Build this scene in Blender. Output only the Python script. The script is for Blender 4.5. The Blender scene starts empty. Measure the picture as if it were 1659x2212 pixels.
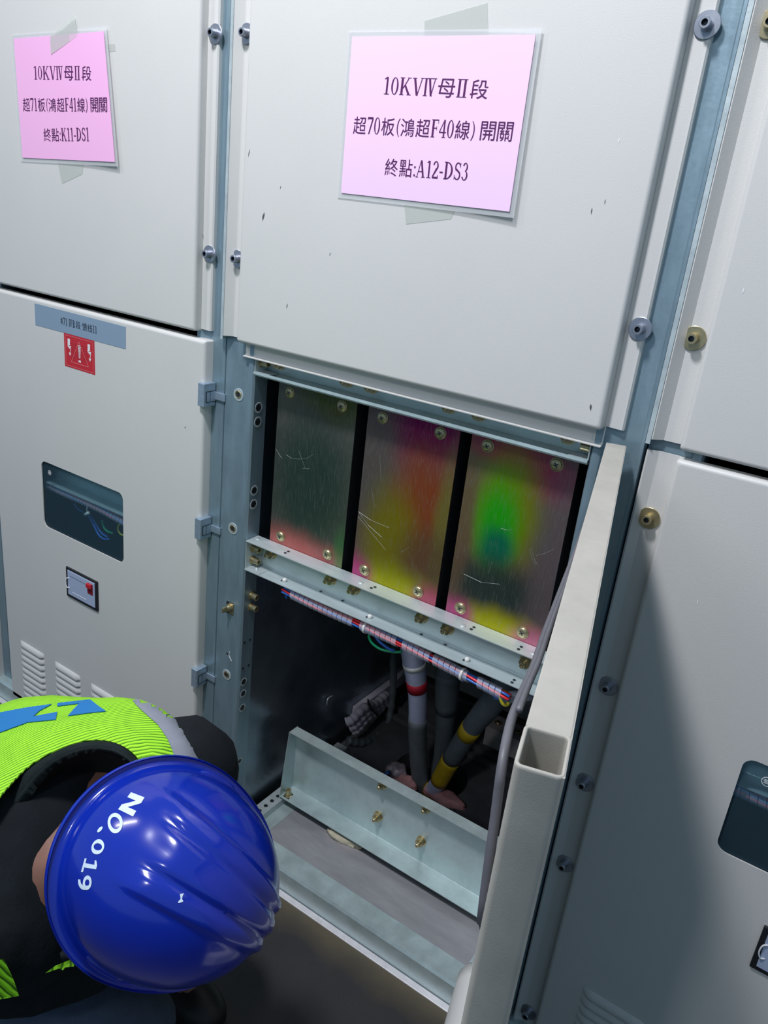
import bpy, bmesh, math, random
from mathutils import Vector, Matrix, Euler
from mathutils.bvhtree import BVHTree
from mathutils.geometry import delaunay_2d_cdt
random.seed(7)
sc = bpy.context.scene
COL = sc.collection
PI = math.pi

# ------------------------------------------------------------------ camera
CAM = Vector((1.07, -1.07, 1.44))
RR = Matrix(((0.82163464, 0.55988014, 0.10700816), (0.2849277, -0.24080766, -0.9278081), (-0.49369295, 0.79280886, -0.35738128)))
FPX = 1709.57
cd = bpy.data.cameras.new('camera'); cam = bpy.data.objects.new('camera', cd); COL.objects.link(cam)
cd.sensor_fit = 'VERTICAL'; cd.sensor_height = 36; cd.lens = FPX / 2212 * 36; cd.clip_start = 0.02
mw = Matrix((RR[0], -RR[1], -RR[2])).transposed().to_4x4(); mw.translation = CAM
cam.matrix_world = mw
sc.camera = cam
def ray(x, y): return (RR.transposed() @ Vector(((x - 829.5) / FPX, (y - 1106) / FPX, 1)))
def at(x, y, Y=0.0):
    r = ray(x, y); return CAM + r * ((Y - CAM.y) / r.y)
def atX(x, y, X):
    r = ray(x, y); return CAM + r * ((X - CAM.x) / r.x)
def atZ(x, y, Z):
    r = ray(x, y); return CAM + r * ((Z - CAM.z) / r.z)
def atD(x, y, d): return CAM + ray(x, y) * d
def proj(p):
    v = RR @ (Vector(p) - CAM); return 829.5 + FPX * v.x / v.z, 1106 + FPX * v.y / v.z

# ------------------------------------------------------------------ light
w = bpy.data.worlds.new('world'); sc.world = w; w.use_nodes = True
bg = w.node_tree.nodes['Background']; bg.inputs[0].default_value = (0.47, 0.70, 0.94, 1); bg.inputs[1].default_value = 0.40
def area(name, loc, target, sx, sy, power, col=(1, 1, 1)):
    l = bpy.data.lights.new(name, 'AREA'); l.shape = 'RECTANGLE'; l.size = sx; l.size_y = sy; l.energy = power; l.color = col
    o = bpy.data.objects.new(name, l); COL.objects.link(o); o.location = loc
    o.rotation_euler = (Vector(target) - Vector(loc)).to_track_quat('-Z', 'Y').to_euler(); return o
area('ceiling_light', (0.21, -1.03, 3.0), (0.4, -0.1, 1.0), 0.24, 0.24, 46, (0.97, 0.965, 1.03))
area('aisle_fill_light', (-1.5, -1.25, 3.1), (-0.2, 0.0, 1.0), 0.15, 1.1, 17, (1.0, 0.97, 0.96))
area('aisle_fill_light', (0.70, -3.2, 3.3), (0.5, 0.0, 0.6), 0.2, 0.4, 18, (0.98, 0.98, 1.02))  # added fill lamp, brightens the inside of the open cabinet
sc.view_settings.view_transform = 'Standard'; sc.view_settings.look = 'None'
sc.view_settings.exposure = 0.0; sc.view_settings.gamma = 1.0; sc.view_settings.use_curve_mapping = False

# ------------------------------------------------------------------ materials
def srgb(r, g, b):
    f = lambda c: (c / 255) / 12.92 if c / 255 <= 0.04045 else (((c / 255) + 0.055) / 1.055) ** 2.4
    return (f(r), f(g), f(b), 1)
def mat(name, col, metal=0.0, rough=0.5, bump=0.0, bscale=300, var=0.0, vscale=6, stretch=None, spec=0.5, coat=0.0, alpha=1.0, rvar=0.0, trans=0.0):
    m = bpy.data.materials.new(name); m.use_nodes = True
    nt = m.node_tree; N = nt.nodes; L = nt.links; b = N['Principled BSDF']
    b.inputs['Base Color'].default_value = col; b.inputs['Metallic'].default_value = metal; b.inputs['Roughness'].default_value = rough
    b.inputs['Specular IOR Level'].default_value = spec; b.inputs['Coat Weight'].default_value = coat; b.inputs['Alpha'].default_value = alpha
    b.inputs['Transmission Weight'].default_value = trans
    tc = N.new('ShaderNodeTexCoord'); src = tc.outputs['Object']
    if stretch:
        mp = N.new('ShaderNodeMapping'); mp.inputs['Scale'].default_value = stretch; L.new(src, mp.inputs[0]); src = mp.outputs[0]
    if var or rvar:
        n = N.new('ShaderNodeTexNoise'); n.inputs['Scale'].default_value = vscale; n.inputs['Detail'].default_value = 6; n.inputs['Roughness'].default_value = 0.65
        L.new(src, n.inputs['Vector'])
        if var:
            mr = N.new('ShaderNodeMapRange'); mr.inputs[1].default_value = 0.3; mr.inputs[2].default_value = 0.7
            mr.inputs[3].default_value = 1 - var; mr.inputs[4].default_value = 1 + var
            L.new(n.outputs[0], mr.inputs[0])
            hs = N.new('ShaderNodeHueSaturation'); hs.inputs['Color'].default_value = col; L.new(mr.outputs[0], hs.inputs['Value']); L.new(hs.outputs[0], b.inputs['Base Color'])
        if rvar:
            mr = N.new('ShaderNodeMapRange'); mr.inputs[1].default_value = 0.3; mr.inputs[2].default_value = 0.7
            mr.inputs[3].default_value = max(0.03, rough - rvar); mr.inputs[4].default_value = rough + rvar
            L.new(n.outputs[0], mr.inputs[0]); L.new(mr.outputs[0], b.inputs['Roughness'])
    if bump:
        n2 = N.new('ShaderNodeTexNoise'); n2.inputs['Scale'].default_value = bscale; n2.inputs['Detail'].default_value = 3; L.new(tc.outputs['Object'], n2.inputs['Vector'])
        bp = N.new('ShaderNodeBump'); bp.inputs['Strength'].default_value = bump; bp.inputs['Distance'].default_value = 0.001
        L.new(n2.outputs[0], bp.inputs['Height']); L.new(bp.outputs[0], b.inputs['Normal'])
    return m
M = {}
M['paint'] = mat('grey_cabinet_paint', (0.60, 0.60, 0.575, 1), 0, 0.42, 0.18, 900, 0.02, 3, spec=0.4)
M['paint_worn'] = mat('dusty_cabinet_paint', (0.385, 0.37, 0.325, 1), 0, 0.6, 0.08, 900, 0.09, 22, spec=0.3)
M['zinc'] = mat('galvanised_steel', (0.25, 0.35, 0.405, 1), 0.55, 0.40, 0.25, 90, 0.10, 35, stretch=(1, 1, 0.25), rvar=0.08)
M['zinc_light'] = mat('bright_galvanised_steel', (0.52, 0.60, 0.61, 1), 0.4, 0.40, 0.25, 90, 0.10, 30, stretch=(0.3, 1, 1), rvar=0.08)
M['zinc_green'] = mat('green_tinged_zinc', (0.49, 0.60, 0.60, 1), 0.45, 0.38, 0.2, 90, 0.12, 25, rvar=0.1)
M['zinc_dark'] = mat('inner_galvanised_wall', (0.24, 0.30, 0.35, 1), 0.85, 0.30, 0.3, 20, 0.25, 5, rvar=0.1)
M['tray'] = mat('dusty_tray_metal', (0.36, 0.36, 0.38, 1), 0.4, 0.5, 0.2, 60, 0.16, 14, stretch=(0.5, 2, 1))
M['alu'] = mat('aluminium_edge', (0.7, 0.68, 0.7, 1), 0.3, 0.4, var=0.1, vscale=60)
M['dark'] = mat('cavity_shade_metal', (0.012, 0.014, 0.018, 1), 0.0, 0.7)  # near-black base colour stands in for the shade inside the cabinets
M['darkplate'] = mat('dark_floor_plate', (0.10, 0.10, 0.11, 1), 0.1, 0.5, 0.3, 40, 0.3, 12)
M['black'] = mat('black_plastic', (0.012, 0.013, 0.016, 1), 0.0, 0.4)
M['steel'] = mat('bolt_steel', (0.42, 0.44, 0.50, 1), 0.85, 0.32, var=0.08, vscale=80)
M['brass'] = mat('yellow_zinc_bolt', (0.52, 0.44, 0.26, 1), 0.85, 0.3, var=0.15, vscale=120)
M['brassdark'] = mat('dull_yellow_zinc', (0.42, 0.35, 0.20, 1), 0.85, 0.32, var=0.2, vscale=120)
M['recess'] = mat('socket_recess', (0.05, 0.06, 0.07, 1), 0.6, 0.3)
M['hinge'] = mat('cast_hinge_metal', (0.40, 0.50, 0.60, 1), 0.65, 0.42, 0.2, 150, 0.12, 60)
M['pink'] = mat('pink_paper', srgb(238, 180, 222), 0, 0.5, spec=0.3)
M['pinkpale'] = mat('pale_pink_paper', srgb(240, 205, 236), 0, 0.35, spec=0.4)
M['pinkedge'] = mat('pink_paper_edge', srgb(200, 130, 165), 0, 0.6)
M['ink'] = mat('purple_black_ink', srgb(84, 22, 86), 0, 0.5)
M['inkgrey'] = mat('grey_ink', srgb(48, 60, 78), 0, 0.5)
M['labelblue'] = mat('blue_grey_label', srgb(130, 152, 172), 0, 0.45)
M['red'] = mat('red_sticker', srgb(190, 34, 46), 0, 0.4)
M['white'] = mat('white_print', (0.75, 0.75, 0.76, 1), 0, 0.45)
M['lightred'] = mat('pale_red_print', srgb(226, 120, 120), 0, 0.4)
M['darkred'] = mat('dark_red_print', srgb(120, 16, 30), 0, 0.4)
M['meterface'] = mat('pale_blue_meter_face', srgb(165, 178, 204), 0, 0.4)
M['nylon'] = mat('white_nylon', (0.7, 0.7, 0.68, 1), 0, 0.45)
M['gasket'] = mat('grey_rubber_gasket', (0.11, 0.11, 0.125, 1), 0, 0.5, var=0.1, vscale=40)
M['cable_grey'] = mat('lavender_grey_tape', (0.42, 0.44, 0.60, 1), 0, 0.5, 0.3, 60, 0.08, 30)
M['cable_dark'] = mat('dark_grey_tape', (0.11, 0.13, 0.145, 1), 0, 0.55, 0.4, 60, 0.15, 40)
M['tape_red'] = mat('red_tape', srgb(170, 24, 44), 0, 0.5)
M['tape_yellow'] = mat('yellow_tape', srgb(190, 158, 20), 0, 0.5, 0.3, 100, 0.1, 60)
M['wire_red'] = mat('red_wire', srgb(226, 50, 58), 0, 0.35)
M['wire_blue'] = mat('blue_wire', srgb(40, 100, 185), 0, 0.35)
M['wire_green'] = mat('green_wire', srgb(0, 150, 100), 0, 0.35)
M['wire_yellow'] = mat('yellow_wire', srgb(226, 214, 60), 0, 0.35)
M['wrap'] = mat('translucent_spiral_wrap', (0.72, 0.78, 0.92, 1), 0, 0.25, alpha=0.34)
M['conduit'] = mat('grey_flexible_sleeve', (0.52, 0.50, 0.58, 1), 0, 0.55, var=0.1, vscale=60)
M['copper'] = mat('pinkish_sealing_clay', (0.48, 0.24, 0.24, 1), 0, 0.8, 0.5, 60, 0.2, 40)
M['foam'] = mat('cream_foam', (0.50, 0.46, 0.34, 1), 0, 0.85, 0.5, 120, 0.12, 60)
M['foil'] = mat('crumpled_grey_wrap', (0.35, 0.30, 0.33, 1), 0.2, 0.35, 1.0, 50, 0.4, 60)
M['busred'] = mat('dark_red_insulator', (0.30, 0.02, 0.03, 1), 0, 0.4)
M['busbar'] = mat('tinned_bar', (0.5, 0.47, 0.47, 1), 0.3, 0.45, var=0.1, vscale=20)
M['helmet'] = mat('blue_helmet_plastic', (0.004, 0.022, 0.34, 1), 0, 0.17, 0.12, 14, 0.06, 8, spec=0.6, coat=0.25)
M['helmet_print'] = mat('white_helmet_print', (0.62, 0.75, 0.86, 1), 0, 0.45, var=0.08, vscale=60)
M['jacket'] = mat('black_jacket_cloth', (0.010, 0.013, 0.016, 1), 0, 0.85, 0.5, 200, 0.2, 30, spec=0.15)
M['collar'] = mat('dark_green_grey_cloth', (0.026, 0.038, 0.040, 1), 0, 0.85, 0.5, 160, 0.2, 20, spec=0.2)
M['reflect'] = mat('grey_reflective_tape', (0.25, 0.27, 0.32, 1), 0.1, 0.5, 0.1, 300, 0.05, 30)
M['vestblue'] = mat('blue_vest_print', srgb(20, 112, 176), 0, 0.6, 0.3, 500)
M['skin'] = mat('skin', (0.20, 0.095, 0.065, 1), 0, 0.55, 0.1, 300, 0.08, 40)
M['hair'] = mat('black_hair', (0.012, 0.010, 0.010, 1), 0, 0.6, 0.6, 300)
M['jeans'] = mat('blue_jeans', (0.022, 0.042, 0.08, 1), 0, 0.8, 0.5, 300, 0.25, 25)
M['boot'] = mat('black_boot_leather', (0.010, 0.010, 0.011, 1), 0, 0.5)
M['scratch'] = mat('bright_scratch', (0.32, 0.34, 0.33, 1), 0.3, 0.4)
M['chip'] = mat('bare_metal_chip', (0.12, 0.12, 0.12, 1), 0.3, 0.5)
M['chipwhite'] = mat('white_scratch', (0.85, 0.86, 0.88, 1), 0, 0.5)

def sheetmat(name, col, strength=0.12):
    m = bpy.data.materials.new(name); m.use_nodes = True; nt = m.node_tree; N = nt.nodes; L = nt.links; N.clear()
    o = N.new('ShaderNodeOutputMaterial'); mx = N.new('ShaderNodeMixShader'); t = N.new('ShaderNodeBsdfTransparent'); p = N.new('ShaderNodeBsdfPrincipled')
    p.inputs['Base Color'].default_value = col; p.inputs['Roughness'].default_value = 0.2
    mx.inputs[0].default_value = strength; L.new(t.outputs[0], mx.inputs[1]); L.new(p.outputs[0], mx.inputs[2]); L.new(mx.outputs[0], o.inputs[0]); return m
M['laminate'] = sheetmat('clear_laminate_film', (0.76, 0.78, 0.79, 1), 0.32)
M['tape'] = sheetmat('clear_sticky_tape', (0.66, 0.69, 0.64, 1), 0.40)
def glassmat():
    m = bpy.data.materials.new('smoked_window_pane'); m.use_nodes = True; nt = m.node_tree; N = nt.nodes; L = nt.links; N.clear()
    o = N.new('ShaderNodeOutputMaterial'); mx = N.new('ShaderNodeMixShader'); t = N.new('ShaderNodeBsdfTransparent'); g = N.new('ShaderNodeBsdfPrincipled')
    t.inputs[0].default_value = (0.70, 0.86, 0.92, 1); g.inputs['Base Color'].default_value = (0.07, 0.14, 0.19, 1); g.inputs['Roughness'].default_value = 0.06
    mx.inputs[0].default_value = 0.30; L.new(t.outputs[0], mx.inputs[1]); L.new(g.outputs[0], mx.inputs[2]); L.new(mx.outputs[0], o.inputs[0]); return m
M['glass'] = glassmat()

def vestmat():
    m = mat('fluorescent_yellow_mesh', srgb(168, 240, 50), 0, 0.75, spec=0.2)
    nt = m.node_tree; N = nt.nodes; L = nt.links; b = N['Principled BSDF']
    tc = N.new('ShaderNodeTexCoord'); wv = N.new('ShaderNodeTexWave'); wv.wave_type = 'BANDS'; wv.bands_direction = 'X'
    mp = N.new('ShaderNodeMapping'); mp.inputs['Rotation'].default_value = (0, 0.35, 0.5); L.new(tc.outputs['Object'], mp.inputs[0]); L.new(mp.outputs[0], wv.inputs['Vector'])
    wv.inputs['Scale'].default_value = 70; wv.inputs['Distortion'].default_value = 1.2; wv.inputs['Detail'].default_value = 1
    n = N.new('ShaderNodeTexNoise'); n.inputs['Scale'].default_value = 60; L.new(tc.outputs['Object'], n.inputs['Vector'])
    mul = N.new('ShaderNodeMath'); mul.operation = 'MULTIPLY'; L.new(wv.outputs[1], mul.inputs[0]); L.new(n.outputs[0], mul.inputs[1])
    cr = N.new('ShaderNodeValToRGB'); cr.color_ramp.elements[0].position = 0.02; cr.color_ramp.elements[0].color = srgb(70, 130, 30)
    cr.color_ramp.elements[1].position = 0.14; cr.color_ramp.elements[1].color = srgb(172, 244, 56)
    L.new(mul.outputs[0], cr.inputs[0]); L.new(cr.outputs[0], b.inputs['Base Color'])
    bp = N.new('ShaderNodeBump'); bp.inputs['Strength'].default_value = 0.7; bp.inputs['Distance'].default_value = 0.003; L.new(wv.outputs[1], bp.inputs['Height']); L.new(bp.outputs[0], b.inputs['Normal'])
    return m
M['vest'] = vestmat()

def chromate(name, base, blobs):
    """yellow chromated steel: film colour wanders over the plate, with its sheen and shade painted in (generated coordinates x across, z up)"""
    m = bpy.data.materials.new(name); m.use_nodes = True; nt = m.node_tree; N = nt.nodes; L = nt.links; b = N['Principled BSDF']
    b.inputs['Metallic'].default_value = 0.7; b.inputs['Roughness'].default_value = 0.42
    tc = N.new('ShaderNodeTexCoord')
    no = N.new('ShaderNodeTexNoise'); no.inputs['Scale'].default_value = 3.5; no.inputs['Detail'].default_value = 3; L.new(tc.outputs['Generated'], no.inputs['Vector'])
    sub = N.new('ShaderNodeVectorMath'); sub.operation = 'SUBTRACT'; sub.inputs[1].default_value = (0.5, 0.5, 0.5); L.new(no.outputs['Color'], sub.inputs[0])
    sca = N.new('ShaderNodeVectorMath'); sca.operation = 'SCALE'; sca.inputs['Scale'].default_value = 0.09; L.new(sub.outputs[0], sca.inputs[0])
    add = N.new('ShaderNodeVectorMath'); add.operation = 'ADD'; L.new(tc.outputs['Generated'], add.inputs[0]); L.new(sca.outputs[0], add.inputs[1])
    cur = None
    rgb = N.new('ShaderNodeRGB'); rgb.outputs[0].default_value = base; cur = rgb.outputs[0]
    for (cx, cz, rx, rz, col, amt) in blobs:
        mp = N.new('ShaderNodeMapping'); mp.vector_type = 'POINT'
        mp.inputs['Location'].default_value = (-cx / rx, 0, -cz / rz); mp.inputs['Scale'].default_value = (1 / rx, 0, 1 / rz); L.new(add.outputs[0], mp.inputs[0])
        ln = N.new('ShaderNodeVectorMath'); ln.operation = 'LENGTH'; L.new(mp.outputs[0], ln.inputs[0])
        mr = N.new('ShaderNodeMapRange'); mr.interpolation_type = 'SMOOTHSTEP'; mr.inputs[1].default_value = 0.3; mr.inputs[2].default_value = 1.25; mr.inputs[3].default_value = amt; mr.inputs[4].default_value = 0
        L.new(ln.outputs['Value'], mr.inputs[0])
        mx = N.new('ShaderNodeMix'); mx.data_type = 'RGBA'; L.new(mr.outputs[0], mx.inputs[0]); L.new(cur, mx.inputs[6]); mx.inputs[7].default_value = col; cur = mx.outputs[2]
    # fine scratches
    mp = N.new('ShaderNodeMapping'); mp.inputs['Scale'].default_value = (60, 1, 4); mp.inputs['Rotation'].default_value = (0, 0.5, 0); L.new(tc.outputs['Generated'], mp.inputs[0])
    ns = N.new('ShaderNodeTexNoise'); ns.inputs['Scale'].default_value = 3; ns.inputs['Detail'].default_value = 8; L.new(mp.outputs[0], ns.inputs['Vector'])
    mr = N.new('ShaderNodeMapRange'); mr.inputs[1].default_value = 0.54; mr.inputs[2].default_value = 0.74; mr.inputs[3].default_value = 0; mr.inputs[4].default_value = 0.5; L.new(ns.outputs[0], mr.inputs[0])
    mx = N.new('ShaderNodeMix'); mx.data_type = 'RGBA'; L.new(mr.outputs[0], mx.inputs[0]); L.new(cur, mx.inputs[6]); mx.inputs[7].default_value = (0.35, 0.37, 0.35, 1); cur = mx.outputs[2]
    sp_ = N.new('ShaderNodeTexNoise'); sp_.inputs['Scale'].default_value = 38; sp_.inputs['Detail'].default_value = 7; sp_.inputs['Roughness'].default_value = 0.75; L.new(tc.outputs['Generated'], sp_.inputs['Vector'])
    mr = N.new('ShaderNodeMapRange'); mr.inputs[1].default_value = 0.60; mr.inputs[2].default_value = 0.72; mr.inputs[3].default_value = 0; mr.inputs[4].default_value = 0.55; L.new(sp_.outputs[0], mr.inputs[0])
    mx = N.new('ShaderNodeMix'); mx.data_type = 'RGBA'; L.new(mr.outputs[0], mx.inputs[0]); L.new(cur, mx.inputs[6]); mx.inputs[7].default_value = (0.30, 0.33, 0.31, 1); cur = mx.outputs[2]
    L.new(cur, b.inputs['Base Color'])
    return m
def g(r, g_, b_):
    c = srgb(r, g_, b_); m_ = sum(c[:3]) / 3
    return tuple(max(0.002, (m_ + (q - m_) * 1.15) * 0.72) for q in c[:3]) + (1,)
M['plate_a'] = chromate('chromated_plate_dark', g(128, 126, 118), [(0.5, 0.45, 0.7, 0.5, g(70, 92, 82), 1), (0.75, 0.97, 0.6, 0.16, g(96, 100, 52), 0.9), (0.3, 0.03, 0.7, 0.15, g(214, 128, 122), 1), (0.9, 0.03, 0.35, 0.10, g(200, 120, 120), .8), (0.98, 0.1, 0.12, 0.2, g(90, 150, 90), .7)])
M['plate_b'] = chromate('chromated_plate_magenta', g(152, 112, 106), [(0.6, 0.98, 0.7, 0.26, g(150, 44, 104), 1), (0.1, 0.7, 0.35, 0.6, g(118, 116, 112), .8), (0.72, 0.5, 0.4, 0.4, g(180, 92, 60), .9), (0.38, 0.3, 0.35, 0.35, g(166, 150, 44), .9), (0.97, 0.4, 0.14, 0.5, g(150, 150, 80), .7), (0.85, 0.25, 0.4, 0.2, g(130, 100, 80), .7), (0.5, 0.04, 0.5, 0.16, g(190, 184, 44), 1), (0.02, 0.05, 0.25, 0.13, g(216, 100, 150), 1), (0.98, 0.02, 0.3, 0.12, g(210, 110, 130), 1)])  # magenta blob at the top paints in the shaded band under the rail
M['plate_c'] = chromate('chromated_plate_green', g(142, 112, 108), [(0.1, 0.8, 0.5, 0.3, g(130, 128, 110), .8), (0.35, 0.94, 0.55, 0.1, g(190, 70, 110), .9), (0.8, 0.84, 0.3, 0.12, g(186, 60, 110), .9), (0.45, 0.62, 0.42, 0.36, g(160, 168, 44), 1), (0.38, 0.56, 0.26, 0.27, g(70, 210, 56), 1), (0.4, 0.44, 0.2, 0.14, g(30, 140, 110), .95), (0.45, 0.24, 0.62, 0.17, g(66, 84, 78), .95), (0.03, 0.5, 0.14, 0.5, g(150, 120, 96), .8), (0.95, 0.45, 0.25, 0.6, g(136, 124, 124), .8), (0.55, 0.06, 0.45, 0.11, g(196, 190, 46), 1), (0.12, 0.05, 0.2, 0.1, g(214, 100, 150), .9), (0.92, 0.03, 0.28, 0.1, g(226, 140, 160), 1)])  # upper magenta blobs put the rail's shade band into the colour

# ------------------------------------------------------------------ object helpers
WLOC = {}
def link(o, parent=None):
    COL.objects.link(o)
    if parent is not None:
        o.parent = parent; o.matrix_parent_inverse = Matrix.Translation(-WLOC[parent.name])
    WLOC[o.name] = o.location.copy(); return o
def tag(o, label=None, cat=None, group=None, kind=None):
    if label: o['label'] = label
    if cat: o['category'] = cat
    if group: o['group'] = group
    if kind: o['kind'] = kind
    return o
def thing(name, label, cat, loc, group=None):
    o = bpy.data.objects.new(name, None); o.empty_display_size = 0.05; o.location = loc; link(o); return tag(o, label, cat, group)
def meshof(name, bm, mats):
    me = bpy.data.meshes.new(name)
    bmesh.ops.recalc_face_normals(bm, faces=bm.faces)
    bm.to_mesh(me); bm.free()
    for m in (mats if isinstance(mats, (list, tuple)) else [mats]): me.materials.append(M[m] if isinstance(m, str) else m)
    return me
def obj(name, bm, mats, parent=None, smooth=False, label=None, flat_angle=None):
    if len(bm.verts):
        lo = Vector([min(v.co[i] for v in bm.verts) for i in range(3)]); hi = Vector([max(v.co[i] for v in bm.verts) for i in range(3)])
        c = (lo + hi) / 2
        bmesh.ops.translate(bm, verts=bm.verts, vec=-c)
    else: c = Vector()
    me = meshof(name, bm, mats)
    if smooth:
        for p in me.polygons: p.use_smooth = True
        if flat_angle: me.set_sharp_from_angle(angle=flat_angle)
    o = bpy.data.objects.new(name, me); o.location = c
    link(o, parent)
    if label: o['label'] = label
    return o
def inst(name, me, loc, rot=(0, 0, 0), parent=None, label=None):
    o = bpy.data.objects.new(name, me); o.location = loc; o.rotation_euler = rot; link(o, parent)
    if label: o['label'] = label
    return o
def NB(): return bmesh.new()
def box(bm, x0, x1, y0, y1, z0, z1, bev=0.0, mi=0, seg=2):
    r = bmesh.ops.create_cube(bm, size=1.0); vs = r['verts']
    for v in vs: v.co = Vector((x0 + (v.co.x + .5) * (x1 - x0), y0 + (v.co.y + .5) * (y1 - y0), z0 + (v.co.z + .5) * (z1 - z0)))
    fs = set(f for v in vs for f in v.link_faces)
    if bev:
        es = list(set(e for v in vs for e in v.link_edges))
        rr = bmesh.ops.bevel(bm, geom=es, offset=bev, segments=seg, affect='EDGES', profile=0.5)
        fs = set(rr['faces']) | set(f for f in fs if f.is_valid)
    for f in fs:
        if f.is_valid: f.material_index = mi
    return fs
def extr(bm, prof, a, b, axis='Z', mi=0, closed=True):
    """extrude a 2D profile: axis Z -> prof (x,y); X -> prof (y,z); Y -> prof (x,z)"""
    def mk(p, t):
        return {'Z': (p[0], p[1], t), 'X': (t, p[0], p[1]), 'Y': (p[0], t, p[1])}[axis]
    A = [bm.verts.new(mk(p, a)) for p in prof]; B = [bm.verts.new(mk(p, b)) for p in prof]
    n = len(prof); fs = []
    for i in range(n if closed else n - 1):
        j = (i + 1) % n; fs.append(bm.faces.new((A[i], A[j], B[j], B[i])))
    if closed:
        fs.append(bm.faces.new(A)); fs.append(bm.faces.new(list(reversed(B))))
    for f in fs: f.material_index = mi
    return fs
def strip(path, t):
    """give a 2D polyline a thickness t -> closed profile"""
    n = len(path); L_ = []; R_ = []
    for i in range(n):
        p = Vector(path[i]); d = Vector((0, 0))
        if i > 0: d += (p - Vector(path[i - 1])).normalized()
        if i < n - 1: d += (Vector(path[i + 1]) - p).normalized()
        d.normalize(); k = 1.0
        if 0 < i < n - 1:
            c = d.dot((Vector(path[i + 1]) - p).normalized()); k = 1 / max(c, 0.4)
        nn = Vector((-d.y, d.x)) * t / 2 * k; L_.append(tuple(p + nn)); R_.append(tuple(p - nn))
    return L_ + R_[::-1]
def tube(bm, pts, r, n=8, mi=0, cap=True):
    pts = [Vector(p) for p in pts]; rings = []
    up = Vector((0, 0, 1)); prev = None
    for i, p in enumerate(pts):
        d = (pts[min(i + 1, len(pts) - 1)] - pts[max(i - 1, 0)]).normalized()
        if prev is None:
            a = d.cross(up) if abs(d.z) < 0.95 else d.cross(Vector((1, 0, 0)))
        else: a = prev - d * prev.dot(d)
        a.normalize(); prev = a; b = d.cross(a)
        rr = r[i] if isinstance(r, (list, tuple)) else r
        rings.append([bm.verts.new(p + (a * math.cos(2 * PI * k / n) + b * math.sin(2 * PI * k / n)) * rr) for k in range(n)])
    fs = []
    for i in range(len(rings) - 1):
        for k in range(n):
            fs.append(bm.faces.new((rings[i][k], rings[i][(k + 1) % n], rings[i + 1][(k + 1) % n], rings[i + 1][k])))
    if cap: fs.append(bm.faces.new(rings[0][::-1])); fs.append(bm.faces.new(rings[-1]))
    for f in fs: f.material_index = mi
    return fs
def spline(pts, n=8):
    pts = [Vector(p) for p in pts]; out = []
    P_ = [pts[0] * 2 - pts[1]] + pts + [pts[-1] * 2 - pts[-2]]
    for i in range(1, len(P_) - 2):
        p0, p1, p2, p3 = P_[i - 1:i + 3]
        for k in range(n):
            t = k / n; out.append(0.5 * ((2 * p1) + (p2 - p0) * t + (2 * p0 - 5 * p1 + 4 * p2 - p3) * t * t + (3 * p1 - p0 - 3 * p2 + p3) * t ** 3))
    out.append(pts[-1]); return out
def lathe(bm, prof, n=24, mi=0, M4=None):
    """prof list of (r, z) around +Z"""
    rings = []
    for r, z in prof:
        if r < 1e-6: rings.append([bm.verts.new((0, 0, z))])
        else: rings.append([bm.verts.new((r * math.cos(2 * PI * k / n), r * math.sin(2 * PI * k / n), z)) for k in range(n)])
    fs = []; vs = [v for R_ in rings for v in R_]
    for a, b in zip(rings, rings[1:]):
        for k in range(n):
            j = (k + 1) % n
            if len(a) == 1 and len(b) == 1: continue
            if len(a) == 1: fs.append(bm.faces.new((a[0], b[j], b[k])))
            elif len(b) == 1: fs.append(bm.faces.new((a[k], a[j], b[0])))
            else: fs.append(bm.faces.new((a[k], a[j], b[j], b[k])))
    for f in fs: f.material_index = mi
    if M4 is not None: bmesh.ops.transform(bm, matrix=M4, verts=vs)
    return fs
def hexp(r, a0=0.0): return [(r * math.cos(a0 + PI / 3 * k), r * math.sin(a0 + PI / 3 * k)) for k in range(6)]
def rrect(x0, x1, z0, z1, r, n=6):
    out = []
    for cx, cz, a in ((x1 - r, z1 - r, 0), (x0 + r, z1 - r, PI / 2), (x0 + r, z0 + r, PI), (x1 - r, z0 + r, 1.5 * PI)):
        for k in range(n + 1): out.append((cx + r * math.cos(a + PI / 2 * k / n), cz + r * math.sin(a + PI / 2 * k / n)))
    return out
def fillpoly(bm, outer, holes, y, mi=0):
    """flat XZ face at y with holes, via constrained delaunay"""
    vs = []; es = []
    for lp in [outer] + holes:
        s = len(vs); vs += [Vector(p) for p in lp]; es += [(s + i, s + (i + 1) % len(lp)) for i in range(len(lp))]
    V, E_, F, _, _, _ = delaunay_2d_cdt(vs, es, [], 0, 1e-6)
    def inside(p, poly):
        c = False; n = len(poly)
        for i in range(n):
            a = poly[i]; b = poly[(i + 1) % n]
            if (a[1] > p[1]) != (b[1] > p[1]) and p[0] < (b[0] - a[0]) * (p[1] - a[1]) / (b[1] - a[1]) + a[0]: c = not c
        return c
    bv = [bm.verts.new((v.x, y, v.y)) for v in V]; fs = []
    for f in F:
        c = sum((V[i] for i in f), Vector((0, 0))) / len(f)
        if inside(c, outer) and not any(inside(c, h) for h in holes): fs.append(bm.faces.new([bv[i] for i in f]))
    for f in fs: f.material_index = mi
    for v in bv:
        if not v.link_faces: bm.verts.remove(v)
    return fs
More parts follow.
